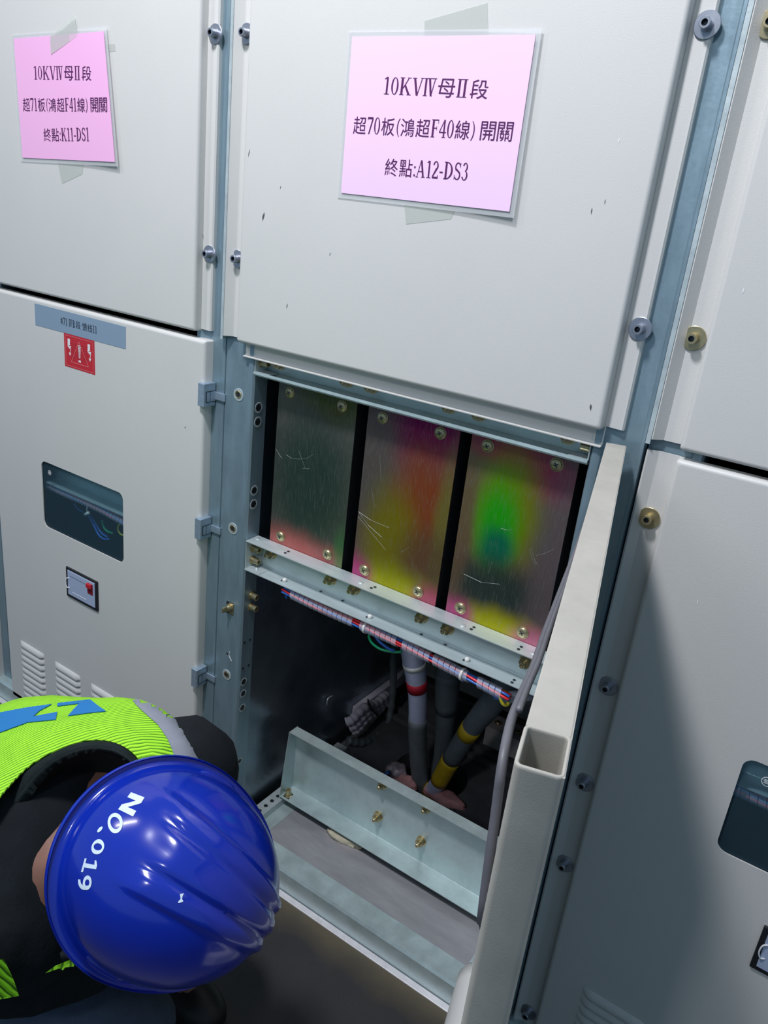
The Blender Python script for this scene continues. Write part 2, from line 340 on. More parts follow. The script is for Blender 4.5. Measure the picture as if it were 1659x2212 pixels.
def pan(bm, x0, x1, z0, z1, y0, y1, r=0.006, holes=(), cr=0.004, mi=0, ht=0.0025):
    """sheet-metal pan: face at y0 (front), sides running back to y1, rounded edges, optional holes"""
    n = 5; loops = []
    def loop(ins, y): return [bm.verts.new((x, y, z)) for x, z in rrect(x0 + ins, x1 - ins, z0 + ins, z1 - ins, max(cr, 0.001))]
    L_ = [loop(0, y1)]
    for k in range(n + 1):
        a = PI / 2 * k / n; L_.append(loop(r * (1 - math.cos(a)), y0 + r * (1 - math.sin(a))))
    for a, b in zip(L_, L_[1:]):
        for i in range(len(a)):
            j = (i + 1) % len(a); f = bm.faces.new((a[i], a[j], b[j], b[i])); f.material_index = mi; f.smooth = True
    fillpoly(bm, rrect(x0 + r, x1 - r, z0 + r, z1 - r, max(cr, 0.001)), list(holes), y0, mi)
    for h in holes:
        A = [bm.verts.new((x, y0, z)) for x, z in h]; B = [bm.verts.new((x, y0 + ht, z)) for x, z in h]
        for i in range(len(h)):
            j = (i + 1) % len(h); bm.faces.new((A[i], A[j], B[j], B[i])).material_index = mi
    bmesh.ops.remove_doubles(bm, verts=bm.verts, dist=1e-5)
PITCH = 0.805
# ------------------------------------------------------------------ small hardware meshes (local axis +Z points away from the surface)
def mesh_cover_bolt(m1, m2):
    bm = NB()
    lathe(bm, [(0.0042, 0), (0.0150, 0), (0.0156, 0.0006), (0.0156, 0.0016), (0.0150, 0.0020), (0.0042, 0.0022)], 32, 0)
    lathe(bm, [(0.0078, 0.002), (0.0078, 0.0042), (0.0042, 0.0042)], 20, 1)
    lathe(bm, [(0.0066, 0.004), (0.0068, 0.0045), (0.0068, 0.0135), (0.0062, 0.0143), (0.0038, 0.0143)], 24, 1)
    vs = hexp(0.0038); A = [bm.verts.new((x, y, 0.0143)) for x, y in vs]; B = [bm.verts.new((x * .98, y * .98, 0.009)) for x, y in vs]
    for i in range(6): bm.faces.new((A[i], A[(i + 1) % 6], B[(i + 1) % 6], B[i])).material_index = 2
    bm.faces.new(B).material_index = 2
    return meshof('cover_bolt', bm, [m1, m2, 'recess'])
MB_steel = mesh_cover_bolt('steel', 'steel'); MB_brass = mesh_cover_bolt('brass', 'brass')
def mesh_nut():
    bm = NB()
    lathe(bm, [(0.004, 0), (0.0125, 0), (0.0125, 0.0014), (0.004, 0.0014)], 28, 0)
    lathe(bm, [(0.0095, 0.0014), (0.0095, 0.0036), (0.004, 0.0036)], 24, 1)
    extr(bm, hexp(0.0104), 0.0036, 0.0108, 'Z', 1)
    lathe(bm, [(0.0046, 0.0106), (0.0048, 0.0145), (0.0046, 0.0205), (0.0038, 0.0215), (0.0018, 0.0215), (0.0016, 0.0195), (0, 0.0195)], 16, 0)
    return meshof('hex_nut', bm, ['brass', 'brassdark'])
MN = mesh_nut()
def mesh_screw():
    bm = NB()
    lathe(bm, [(0.004, 0), (0.0112, 0), (0.0112, 0.001), (0.0104, 0.0014), (0.004, 0.0014)], 28, 1)
    lathe(bm, [(0.0092, 0.0012), (0.0093, 0.002), (0.0082, 0.0034), (0.0058, 0.0044), (0.003, 0.0048), (0, 0.0049)], 24, 0)
    for a in (0.5, 0.5 + PI / 2):
        fs = box(bm, -0.0042, 0.0042, -0.0009, 0.0009, 0.0036, 0.00515, 0, 2)
        bmesh.ops.rotate(bm, verts=list(set(v for f in fs for v in f.verts)), cent=(0, 0, 0), matrix=Matrix.Rotation(a, 3, 'Z'))
    return meshof('cross_screw', bm, ['brass', 'brassdark', 'recess'])
MS = mesh_screw()
def mesh_cap():
    bm = NB()
    lathe(bm, [(0.003, 0), (0.0095, 0), (0.0095, 0.0015), (0.008, 0.002), (0.0078, 0.0045), (0.003, 0.0045)], 22, 1)
    lathe(bm, [(0.0066, 0.0045), (0.0068, 0.005), (0.0068, 0.0165), (0.0062, 0.0172), (0.0036, 0.0172), (0.0034, 0.012), (0, 0.012)], 22, 0)
    return meshof('cap_screw', bm, ['brass', 'brassdark'])
MC = mesh_cap()
def mesh_rivnut():
    bm = NB()
    lathe(bm, [(0.0125, 0), (0.0122, 0.0008), (0.0085, 0.001), (0.0078, 0.0002)], 28, 0)
    lathe(bm, [(0.0080, 0.0012), (0.0072, 0.0018), (0.0052, 0.0014), (0.0046, -0.003)], 24, 1)
    lathe(bm, [(0.0046, 0.0009), (0, 0.0008)], 20, 2)
    return meshof('rivet_nut', bm, ['zinc_light', 'brass', 'recess'])
MR = mesh_rivnut()
FRONT = (PI / 2, 0, 0)     # local +Z -> world -Y
SIDE = (0, PI / 2, 0)      # local +Z -> world +X

# ------------------------------------------------------------------ setting
bm = NB(); box(bm, -3.2, 4.2, -5.0, -0.013, -0.05, 0.0)
mf = mat('dark_rubber_floor', (0.026, 0.025, 0.026, 1), 0, 0.55, 0.25, 150, 0.2, 5)
nt = mf.node_tree; N = nt.nodes; L = nt.links; b = N['Principled BSDF']
tc = N.new('ShaderNodeTexCoord'); sp = N.new('ShaderNodeSeparateXYZ'); L.new(tc.outputs['Object'], sp.inputs[0])
no = N.new('ShaderNodeTexNoise'); no.inputs['Scale'].default_value = 9; no.inputs['Detail'].default_value = 6; L.new(tc.outputs['Object'], no.inputs['Vector'])
ad = N.new('ShaderNodeMath'); ad.operation = 'MULTIPLY_ADD'; ad.inputs[1].default_value = 0.10; L.new(no.outputs[0], ad.inputs[0]); L.new(sp.outputs[1], ad.inputs[2])
mr = N.new('ShaderNodeMapRange'); mr.inputs[1].default_value = 2.475; mr.inputs[2].default_value = 2.535; mr.inputs[3].default_value = 0; mr.inputs[4].default_value = 0.85; L.new(ad.outputs[0], mr.inputs[0])
mx = N.new('ShaderNodeMix'); mx.data_type = 'RGBA'; L.new(mr.outputs[0], mx.inputs[0])
src = [l.from_socket for l in L if l.to_socket == b.inputs['Base Color']][0]
L.new(src, mx.inputs[6]); mx.inputs[7].default_value = (0.10, 0.085, 0.05, 1); L.new(mx.outputs[2], b.inputs['Base Color'])
tag(obj('floor', bm, mf), kind='structure')
bm = NB(); box(bm, -3.2, 4.2, -0.0135, 2.2, -0.05, -0.002)
tag(obj('floor', bm, 'darkplate'), kind='structure')
bm = NB(); box(bm, -3.2, 4.2, -0.016, -0.0015, -0.001, 0.0025, 0.0008)
tag(obj('trim_1', bm, 'alu'), kind='structure')
bm = NB()
extr(bm, [(0.0, 0.0), (0.0, 0.052), (0.004, 0.058), (0.052, 0.058), (0.052, 0.054), (0.008, 0.050), (0.006, 0.0)], -3.2, 4.2, 'X')
tag(obj('baseboard_front', bm, 'zinc_green'), kind='structure')

# ------------------------------------------------------------------ switchgear cabinets
def raised_cover(bm, X, z0, z1, lower=False):
    """bolted cover: flat flanges with a raised middle"""
    zf = z0 + (0.004 if not lower else 0.0)
    # left flange with its turned outer edge and right flange with its return
    extr(bm, [(X + p[0], p[1]) for p in strip([(0.0045, 0.030), (0.0045, 0.009), (0.0065, 0.0075), (0.0185, 0.0195), (0.046, 0.0195)], 0.0016)], zf, z1 if not lower else z1 - 0.004, 'Z')
    extr(bm, [(X + p[0], p[1]) for p in strip([(0.736, 0.020), (0.7655, 0.0165), (0.7675, 0.0185), (0.7685, 0.038)], 0.0016)], zf, z1 if not lower else z1 - 0.004, 'Z')
    pan(bm, X + 0.0445, X + 0.7405, z0, z1, 0.0, 0.022, 0.006)
bolts_upper_L = [(0.024, 1.327), (0.024, 1.679)]; 
def posts(parent, X, z0, z1, side='both', holes=False):
    """pair of galvanised corner posts of one cabinet"""
    if side in ('both', 'left'):
        bm = NB()
        extr(bm, [(X + p[0], p[1]) for p in strip([(-0.0008, 0.20), (-0.0008, 0.027), (0.0, 0.025), (0.058, 0.0245), (0.0605, 0.0215), (0.066, 0.0195), (0.0715, 0.020), (0.0740, 0.024), (0.0740, 0.058)], 0.0015)], z0, z1, 'Z')
        obj('corner_post', bm, 'zinc', parent, True, flat_angle=0.5)
    if side in ('both', 'right'):
        bm = NB()
        extr(bm, [(X + PITCH - 0.003 - p[0], p[1]) for p in strip([(0.0, 0.20), (0.0, 0.030), (0.002, 0.0255), (0.058, 0.0245), (0.0605, 0.0215), (0.066, 0.0195), (0.0715, 0.020), (0.0740, 0.024), (0.0740, 0.058)], 0.0015)], z0, z1, 'Z')
        obj('corner_post', bm, 'zinc', parent, True, flat_angle=0.5)
def ridge(parent, X, z0, z1):
    bm = NB(); extr(bm, [(X + p[0], p[1]) for p in strip([(-0.0120, 0.026), (-0.0085, 0.012), (-0.0060, 0.0075), (-0.0030, 0.0075), (-0.0030, 0.024)], 0.0012)], z0, z1, 'Z'); obj('edge_strip', bm, 'zinc', parent)
def ridge2(parent, X, z0, z1):
    bm = NB(); extr(bm, [(X + p[0], p[1]) for p in strip([(-0.0013, 0.024), (-0.0013, 0.0075), (0.0045, 0.0070)], 0.0012)], z0, z1, 'Z'); obj('edge_strip', bm, 'zinc_light', parent)
def shell(parent, X):
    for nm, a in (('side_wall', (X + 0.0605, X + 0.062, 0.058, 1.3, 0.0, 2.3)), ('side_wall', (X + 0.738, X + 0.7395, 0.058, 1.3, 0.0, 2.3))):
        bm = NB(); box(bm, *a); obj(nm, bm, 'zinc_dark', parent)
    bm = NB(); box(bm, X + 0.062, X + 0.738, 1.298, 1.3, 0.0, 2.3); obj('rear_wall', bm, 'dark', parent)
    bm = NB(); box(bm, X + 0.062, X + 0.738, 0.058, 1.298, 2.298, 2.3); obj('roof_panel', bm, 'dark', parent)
BX0, BX1 = 0.0755, 0.7265
def cross_beam(parent, X):
    bm = NB()
    extr(bm, strip([(0.0180, 0.7895), (0.0545, 0.7905), (0.0555, 0.789), (0.0555, 0.729), (0.0545, 0.7275), (0.0185, 0.7265)], 0.0016), X + BX0, X + BX1, 'X')
    # slotted pairs and rivets along the flanges
    b = obj('cross_beam', bm, 'zinc_light', parent)
    return b
def hole(c, r, parent, nrm='Z', m='recess'):
    b_ = NB(); hole_disc(b_, c, r, nrm); return obj('punched_hole', b_, m, parent)
def hole_disc(bm, c, r, nrm='Z', mi=0, n=14, h=0.0004):
    mm = {'Z': Matrix.Identity(4), 'Y': Matrix.Rotation(PI / 2, 4, 'X'), 'X': Matrix.Rotation(PI / 2, 4, 'Y')}[nrm]
    lathe(bm, [(0, h), (r, h), (r, -h)], n, mi, Matrix.Translation(c) @ mm)

cabL = thing('switchgear_cabinet', 'grey switchgear cabinet with closed lower door, small window and louvres, left of the open one', 'cabinet', (-0.4, 0.6, 0), 'switchgear row')
cabC = thing('switchgear_cabinet', 'grey switchgear cabinet standing open below, showing three iridescent plates and cables', 'cabinet', (0.4, 0.6, 0), 'switchgear row')
cabR = thing('switchgear_cabinet', 'grey switchgear cabinet at the right edge with bolted lower cover half in shadow', 'cabinet', (1.2, 0.6, 0), 'switchgear row')
cabs = {-1: cabL, 0: cabC, 1: cabR}
for k, c in cabs.items():
    X = k * PITCH
    shell(c, X); posts(c, X, 0.058 if k == 0 else 0.058, 2.3)
    bm = NB(); raised_cover(bm, X, 1.183, 2.3)
    if k == 0:   # lower edge of the middle cover turns in and ends in a thin lip
        pth = [(0.0210, 1.192), (0.0210, 1.162), (0.0195, 1.1585), (0.0125, 1.1570)]
        extr(bm, strip(pth, 0.0016), 0.052, 0.742, 'X')
    up = obj('upper_cover', bm, 'paint', c)
    ridge(c, X + PITCH, 1.185 if k < 0 else 0.06, 2.3)
    ridge2(c, X, 1.18, 2.3)
    for z in (1.326, 1.679):
        for xx in (0.0255, 0.7605):
            if k == 1 and xx > 0.5: continue
            me = MB_brass if (k == 1) else MB_steel
            inst('cover_bolt', me, (X + xx, 0.0178 if xx < .5 else 0.0166, z), FRONT, up)
    cross_beam(c, X)

# ---- left cabinet door
DL = -PITCH
bm = NB()
win = rrect(-0.572, -0.275, 0.622, 0.792, 0.016)
pan(bm, -0.768, -0.0355, 0.035, 1.170, 0.0, 0.024, 0.007, [win])
dL = obj('lower_door', bm, 'paint', cabL)
# louvres in four columns
def louvre_mesh(wd):
    bm = NB(); n = 10; rows = []
    for i in range(n + 1):
        t = i / n; x = -wd / 2 + wd * t; e = min(1, math.sin(PI * min(t, 1 - t) / 0.12 / 2)) if min(t, 1 - t) < 0.12 else 1
        rows.append([bm.verts.new((x, 0.0, 0.0125)), bm.verts.new((x, -0.0045 * e, 0.0095 - 0.003 * (1 - e))), bm.verts.new((x, -0.0068 * e, 0.003)), bm.verts.new((x, -0.0072 * e, -0.002 * e)), bm.verts.new((x, -0.0055 * e, -0.0050 * e)), bm.verts.new((x, 0.0, -0.0055 * e))])
    for a, b in zip(rows, rows[1:]):
        for j in range(5): bm.faces.new((a[j], a[j + 1], b[j + 1], b[j])).smooth = True
    return meshof('louvre', bm, 'paint')
ML = louvre_mesh(0.105)
for cx in (-0.654, -0.502, -0.354, -0.206):
    for i in range(9): inst('louvre', ML, (cx, -0.0002, 0.230 - i * 0.0195), (0, 0, 0), dL)
# window pane, recess and what stands behind it
def window(parent, X, mark):
    bm = NB(); fillpoly(bm, rrect(X - 0.582, X - 0.265, 0.612, 0.802, 0.016), [], 0.004)
    pn = obj('window_pane', bm, 'glass', parent)
    bm = NB()
    c = Vector((X - 0.545, 0.0034, 0.7665))
    lathe(bm, [(0.0060, 0), (0.0060, 0.0003), (0.0050, 0.0003)], 20, 0, Matrix.Translation(c) @ Matrix.Rotation(PI / 2, 4, 'X'))
    for q in (-0.002, 0.0, 0.002): box(bm, c.x - 0.0035, c.x + 0.0035, c.y - 0.0004, c.y, c.z + q - 0.0005, c.z + q + 0.0005)
    obj('round_mark', bm, 'white', pn)
window(cabL, 0.0, 0)
# door hinges
def hinge(parent, z):
    bm = NB()
    box(bm, -0.0415, -0.0245, -0.0085, 0.0225, z - 0.023, z + 0.0225, 0.0012)
    # knuckle recess seen on the side face and the leaf reaching the post
    box(bm, -0.0247, -0.0236, -0.002, 0.0226, z - 0.0135, z + 0.0065, 0.0004)
    box(bm, -0.025, 0.0015, 0.0205, 0.0240, z - 0.0105, z + 0.0045, 0.0006)
    h = obj('hinge', bm, 'hinge', parent)
    bm = NB(); 
    box(bm, -0.0243, -0.0234, 0.0065, 0.0075, z - 0.0135, z + 0.0065); box(bm, -0.0243, -0.0234, -0.003, 0.0226, z + 0.0062, z + 0.0072); box(bm, -0.0243, -0.0234, -0.003, 0.0226, z - 0.0145, z - 0.0135); box(bm, -0.0243, -0.0234, -0.003, -0.002, z - 0.0145, z + 0.0072)
    obj('knuckle_gap', bm, 'black', h)
for z in (1.068, 0.788, 0.430): hinge(cabL, z)
# meter on the left door, right door
def meter(parent, X, z0, z1, w_):
    x0, x1 = X, X + w_
    bm = NB(); box(bm, x0, x1, -0.004, 0.002, z0, z1, 0.0015)
    me = obj('indicator_frame', bm, 'black', parent)
    bm = NB(); box(bm, x0 + 0.008, x1 - 0.008, -0.0055, -0.003, z0 + 0.008, z1 - 0.006, 0.001); obj('indicator_face', bm, 'meterface', me)
    bm = NB(); box(bm, x1 - 0.033, x1 - 0.014, -0.0068, -0.005, z1 - 0.040, z1 - 0.012, 0.0006); obj('display_window', bm, 'darkred', me)
    bm = NB(); box(bm, x1 - 0.033, x1 - 0.016, -0.0115, -0.006, z1 - 0.023, z1 - 0.012, 0.001); obj('red_button', bm, 'red', me)
    bm = NB(); tube(bm, spline([(x0 + 0.015, -0.005, z1 - 0.026), (x0 + 0.007, -0.008, z1 - 0.029), (x0 + 0.005, -0.009, z1 - 0.042), (x0 + 0.009, -0.008, z1 - 0.052), (x0 + 0.015, -0.005, z1 - 0.052)], 4), 0.0012, 6); obj('latch_handle', bm, 'white', me, True)
    bm = NB(); box(bm, x0 + 0.026, x1 - 0.04, -0.0061, -0.0055, z0 + 0.0185, z0 + 0.0195); obj('printed_line', bm, 'white', me)
    bm = NB(); box(bm, x0 + 0.018, x1 - 0.04, -0.0060, -0.0055, z1 - 0.0195, z1 - 0.019); obj('printed_line', bm, 'inkgrey', me)
    return me
meter(cabL, -0.487, 0.462, 0.542, 0.119)
# things seen through the left window: loom with spiral wrap, wires and a cable tie
LY = 0.031
def loom(name, label, X, x0, x1, z, full):
    t = thing(name, label, 'wire bundle', (X + x0, 0.05, z), 'wire bundles under the cross beams')
    def cz(x):
        s = (x - x0) / (x1 - x0); return z - 0.009 * s ** 4 - 0.006 * s - 0.0012 * math.sin(9 * s)
    def path(off, ph, a=x0, b=x1, n=40):
        return [Vector((X + a + (b - a) * i / n, LY + off * math.cos(ph + i * 0.18), cz(a + (b - a) * i / n) + off * math.sin(ph + i * 0.18))) for i in range(n + 1)]
    for i, mname in enumerate(('wire_red', 'wire_blue', 'wire_red', 'wire_blue', 'wire_red')):
        bm = NB(); tube(bm, path(0.0048, i * 1.257), 0.0024, 6); obj({'wire_red': 'red_wire', 'wire_blue': 'blue_wire'}[mname], bm, mname, t, True)
    # spiral wrap: a helical ribbon
    segs = [(x0 + 0.02, x0 + 0.17), (x0 + 0.19, x0 + 0.275), (x0 + 0.285, x0 + 0.34), (x0 + 0.35, x0 + 0.42), (x0 + 0.44, x1 - 0.02)] if full else [(x0, x1)]
    for a, b_ in segs:
        bm = NB(); turns = (b_ - a) / 0.0118; n = int(turns * 14); pr = None
        for i in range(n + 1):
            ph = 2 * PI * turns * i / n; x = a + (b_ - a) * i / n; vs = []
            for dx in (0, 0.0100): vs.append(bm.verts.new((X + x + dx, LY + 0.0098 * math.cos(ph), cz(x) + 0.0098 * math.sin(ph))))
            if pr: bm.faces.new((pr[0], pr[1], vs[1], vs[0]))
            pr = vs
        obj('spiral_wrap', bm, 'wrap', t, True)
        bm = NB(); tube(bm, [(X + a + (b_ - a) * i / n, LY + 0.0099 * math.cos(2 * PI * turns * i / n), cz(a + (b_ - a) * i / n) + 0.0099 * math.sin(2 * PI * turns * i / n)) for i in range(n + 1)], 0.00045, 4); obj('wrap_edge', bm, 'wrap', t, True)
    return t, cz
loom('wire_bundle', 'grey spiral-wrapped wire bundle seen through the small window of the left door', DL, 0.20, 0.56, 0.716, False)
t, cz = loom('wire_bundle', 'red and blue wires in clear spiral wrap hanging under the open cabinet cross beam', 0.0, 0.17, 0.675, 0.7105, True)
def wirepath(name, m, px, Y, r, parent, n=6):
    bm = NB(); tube(bm, spline([at(x, y, Y_) for (x, y), Y_ in zip(px, Y if isinstance(Y, (list, tuple)) else [Y] * len(px))], n), r, 8); return obj(name, bm, m, parent, True)
wirepath('green_wire', 'wire_green', [(806, 1362), (797, 1372), (803, 1388), (822, 1402), (850, 1408), (868, 1408)], [.045, .04, .038, .042, .05, .055], 0.0026, t)
wirepath('blue_wire', 'wire_blue', [(806, 1366), (818, 1384), (838, 1400), (852, 1406)], [.045, .042, .045, .05], 0.0028, t)
wirepath('blue_wire', 'wire_blue', [(990, 1448), (994, 1462), (1002, 1471)], .04, 0.0032, t)
wirepath('blue_wire', 'wire_blue', [(619, 1292), (619, 1286), (628, 1280), (640, 1281)], .05, 0.0028, t)
wirepath('red_wire', 'wire_red', [(682, 1312), (688, 1320), (702, 1321)], .04, 0.001, t)
wirepath('yellow_wire', 'wire_yellow', [(1096, 1497), (1086, 1494), (1081, 1506), (1086, 1520), (1094, 1523), (1099, 1517)], [.05, .035, .03, .032, .04, .045], 0.0030, t)
wirepath('blue_wire', 'wire_blue', [(1066, 1500), (1070, 1507), (1078, 1508), (1082, 1502)], .045, 0.0028, t)
bm = NB(); tube(bm, [at(1086, 1508, .055), at(1150, 1500, .08)], 0.0105, 12); obj('clear_sleeve', bm, 'wrap', t, True)
for x, y in ((791, 1357), (1001, 1450)):
    p = at(x, y, LY); bm = NB(); lathe(bm, [(0.0104, -0.0024), (0.0116, -0.0024), (0.0116, 0.0024), (0.0104, 0.0024), (0.0104, -0.0024)], 20, 0, Matrix.Translation((p.x, LY, cz(p.x))) @ Matrix.Rotation(PI / 2, 4, 'Y')); obj('cable_tie', bm, 'nylon', t, True)
# wires hanging in the left window
t2 = thing('hanging_wires', 'blue, green and yellow wire loops hanging behind the left door window', 'wires', (DL + 0.4, 0.05, 0.66))
wirepath('blue_wire', 'wire_blue', [(192, 1115), (203, 1135), (213, 1155), (224, 1164), (236, 1165)], .05, .0025, t2)
wirepath('blue_wire', 'wire_blue', [(196, 1113), (208, 1133), (219, 1151), (232, 1160)], .055, .0025, t2)
wirepath('blue_wire', 'wire_blue', [(160, 1088), (168, 1099), (180, 1107)], .05, .002, t2)
wirepath('green_wire', 'wire_green', [(221, 1123), (224, 1138), (233, 1148), (244, 1152)], .05, .003, t2)
wirepath('yellow_wire', 'wire_yellow', [(268, 1130), (258, 1133), (255, 1143), (260, 1153), (268, 1157)], .045, .0022, t2)
bm = NB(); tube(bm, spline([at(201, 1084, .03), at(192, 1088, .028), at(188, 1100, .03), at(189, 1110, .04)], 5), .0022, 6); tube(bm, [at(184, 1112, .033), at(193, 1107, .033)], .0042, 6); obj('cable_tie', bm, 'nylon', t2, True)

# labels on the left door
def quad(bm, pts, d=0.0006, mi=0):
    """thin plate from four points on a door face, d proud of it"""
    A = [bm.verts.new((p[0], p[1] - d, p[2])) for p in pts]; B = [bm.verts.new(p) for p in pts]
    n = len(A); bm.faces.new(A).material_index = mi; bm.faces.new(B[::-1]).material_index = mi
    for i in range(n): bm.faces.new((A[i], B[i], B[(i + 1) % n], A[(i + 1) % n])).material_index = mi

# ---- serif lettering
def glyph(ch):
    """polygons in a box of height 1; returns (polys, advance)"""
    T, t = 0.15, 0.05; P_ = []
    rc = lambda x0, y0, x1, y1: P_.append([(x0, y0), (x1, y0), (x1, y1), (x0, y1)])
    def ring(cx, cy, rx, ry, tx, ty, a0=0, a1=2 * PI, n=26):
        for i in range(n):
            a = a0 + (a1 - a0) * i / n; b_ = a0 + (a1 - a0) * (i + 1) / n
            P_.append([(cx + rx * math.cos(a), cy + ry * math.sin(a)), (cx + rx * math.cos(b_), cy + ry * math.sin(b_)), (cx + (rx - tx) * math.cos(b_), cy + (ry - ty) * math.sin(b_)), (cx + (rx - tx) * math.cos(a), cy + (ry - ty) * math.sin(a))])
    def stem(x, serif=True, y0=0, y1=1, w_=T):
        rc(x, y0, x + w_, y1)
        if serif: rc(x - 0.08, y0, x + w_ + 0.08, y0 + 0.035); rc(x - 0.08, y1 - 0.035, x + w_ + 0.08, y1)
    def line(x0, y0, x1, y1, w_): P_.append([(x0, y0), (x0 + w_, y0), (x1 + w_, y1), (x1, y1)])
    if ch == '0': ring(0.29, 0.5, 0.25, 0.5, 0.11, 0.04); return P_, 0.60
    if ch == '1': rc(0.20, 0, 0.32, 1); rc(0.08, 0, 0.44, 0.035); P_.append([(0.20, 1), (0.06, 0.9), (0.08, 0.86), (0.20, 0.92)]); return P_, 0.52
    if ch == '7': rc(0.05, 0.88, 0.52, 1); line(0.16, 0, 0.44, 0.9, 0.10); rc(0.05, 0.80, 0.08, 1); return P_, 0.60
    if ch == '4': rc(0.34, 0, 0.45, 1); rc(0.02, 0.26, 0.55, 0.33); P_.append([(0.02, 0.33), (0.08, 0.33), (0.36, 0.9), (0.36, 1)]); rc(0.26, 0, 0.53, 0.03); return P_, 0.60
    if ch == '2':
        ring(0.28, 0.74, 0.22, 0.26, 0.11, 0.05, PI * 0.95, -0.25 * PI); P_.append([(0.44, 0.56), (0.32, 0.62), (0.03, 0.10), (0.05, 0.0)]); rc(0.05, 0, 0.50, 0.10); rc(0.47, 0.0, 0.52, 0.2); return P_, 0.58
    if ch == '3':
        ring(0.25, 0.76, 0.20, 0.24, 0.10, 0.05, PI * 0.9, -0.45 * PI); ring(0.25, 0.28, 0.24, 0.28, 0.11, 0.05, 0.5 * PI, -0.9 * PI); return P_, 0.56
    if ch == 'K': stem(0.12); P_.append([(0.27, 0.42), (0.30, 0.36), (0.68, 1), (0.62, 1)]); P_.append([(0.36, 0.52), (0.64, 0), (0.80, 0), (0.44, 0.62)]); rc(0.54, 0.965, 0.80, 1); rc(0.56, 0, 0.86, 0.035); return P_, 0.90
    if ch == 'V': line(0.30, 0, 0.06, 1, 0.14); line(0.36, 0, 0.62, 1, 0.05); rc(-0.02, 0.965, 0.28, 1); rc(0.54, 0.965, 0.76, 1); return P_, 0.76
    if ch == 'Ⅳ': stem(0.10, w_=0.12); line(0.50, 0, 0.32, 1, 0.13); line(0.54, 0, 0.74, 1, 0.05); rc(0.22, 0.965, 0.86, 1); return P_, 0.92
    if ch == 'Ⅱ': stem(0.14, w_=0.13); stem(0.50, w_=0.13); rc(0.06, 0, 0.72, 0.035); rc(0.06, 0.965, 0.72, 1); return P_, 0.86
    if ch == 'F': stem(0.12); rc(0.12, 0.95, 0.60, 1); rc(0.57, 0.78, 0.60, 1); rc(0.2, 0.49, 0.48, 0.54); rc(0.46, 0.40, 0.49, 0.63); return P_, 0.68
    if ch == 'A': line(0.06, 0, 0.34, 1, 0.05); line(0.56, 0, 0.32, 1, 0.14); rc(0.16, 0.32, 0.52, 0.37); rc(-0.02, 0, 0.20, 0.035); rc(0.46, 0, 0.78, 0.035); return P_, 0.82
    if ch == 'D': stem(0.12, False); ring(0.22, 0.5, 0.52, 0.5, 0.14, 0.05, -PI / 2, PI / 2); rc(0.04, 0, 0.24, 0.05); rc(0.04, 0.95, 0.24, 1); return P_, 0.84
    if ch == 'S': ring(0.30, 0.73, 0.23, 0.27, 0.09, 0.06, 0.15 * PI, 1.3 * PI); ring(0.30, 0.27, 0.25, 0.27, 0.10, 0.06, -0.85 * PI, 0.42 * PI); P_.append([(0.12, 0.60), (0.20, 0.66), (0.52, 0.44), (0.44, 0.36)]); rc(0.48, 0.72, 0.52, 0.98); rc(0.05, 0.02, 0.09, 0.28); return P_, 0.64
    if ch == 'B': stem(0.12, False); ring(0.26, 0.76, 0.28, 0.24, 0.12, 0.05, -PI / 2, PI / 2); ring(0.26, 0.27, 0.34, 0.27, 0.13, 0.05, -PI / 2, PI / 2); rc(0.04, 0, 0.28, 0.05); rc(0.04, 0.95, 0.28, 1); return P_, 0.74
    if ch == '-': rc(0.05, 0.34, 0.32, 0.42); return P_, 0.38
    if ch == ':': ring(0.14, 0.10, 0.07, 0.07, 0.07, 0.07, n=10); ring(0.14, 0.58, 0.07, 0.07, 0.07, 0.07, n=10); return P_, 0.28
    if ch == '.': ring(0.14, 0.07, 0.08, 0.08, 0.08, 0.08, n=10); return P_, 0.28
    if ch == '(': ring(0.52, 0.45, 0.40, 0.62, 0.08, 0.03, 0.66 * PI, 1.34 * PI, 16); return P_, 0.38
    if ch == ')': ring(-0.10, 0.45, 0.40, 0.62, 0.08, 0.03, -0.34 * PI, 0.34 * PI, 16); return P_, 0.38
    if ch == '#': rc(0.05, 0.30, 0.55, 0.38); rc(0.05, 0.60, 0.55, 0.68); rc(0.16, 0.05, 0.23, 0.95); rc(0.38, 0.05, 0.45, 0.95); return P_, 0.62
    if ch == ' ': return [], 0.30
    return None, 1.0
_cjk = {}
def cjk(ch):
    if ch in _cjk: return _cjk[ch]
    cu = bpy.data.curves.new('tmp', 'FONT'); cu.body = ch; cu.size = 1.0; cu.resolution_u = 3
    o = bpy.data.objects.new('tmp', cu); COL.objects.link(o)
    me = bpy.data.meshes.new_from_object(o.evaluated_get(bpy.context.evaluated_depsgraph_get()))
    V = [(v.co.x, v.co.y) for v in me.vertices]; F = [tuple(p.vertices) for p in me.polygons]
    bpy.data.objects.remove(o); bpy.data.curves.remove(cu); bpy.data.meshes.remove(me)
    if V:
        x0 = min(v[0] for v in V); x1 = max(v[0] for v in V); y0 = min(v[1] for v in V); y1 = max(v[1] for v in V)
        V = [((v[0] - x0) / (x1 - x0), (v[1] - y0) / (y1 - y0)) for v in V]
    _cjk[ch] = (V, F); return _cjk[ch]
def text_polys(s, lat_h=0.92, cw=1.0):
    """list of polygons for a line of text, unit: CJK glyph height = 1; returns polys, width"""
    out = []; x = 0
    for ch in s:
        P_, adv = glyph(ch)
        if P_ is None:
            V, F = cjk(ch)
            for f in F: out.append([(x + 0.06 * cw + V[i][0] * 0.88 * cw, V[i][1] * 0.96 - 0.04) for i in f])
            x += cw
        else:
            for p in P_: out.append([(x + a * lat_h * 0.86, b_ * lat_h) for a, b_ in p])
            x += adv * lat_h * 0.86
    return out, x
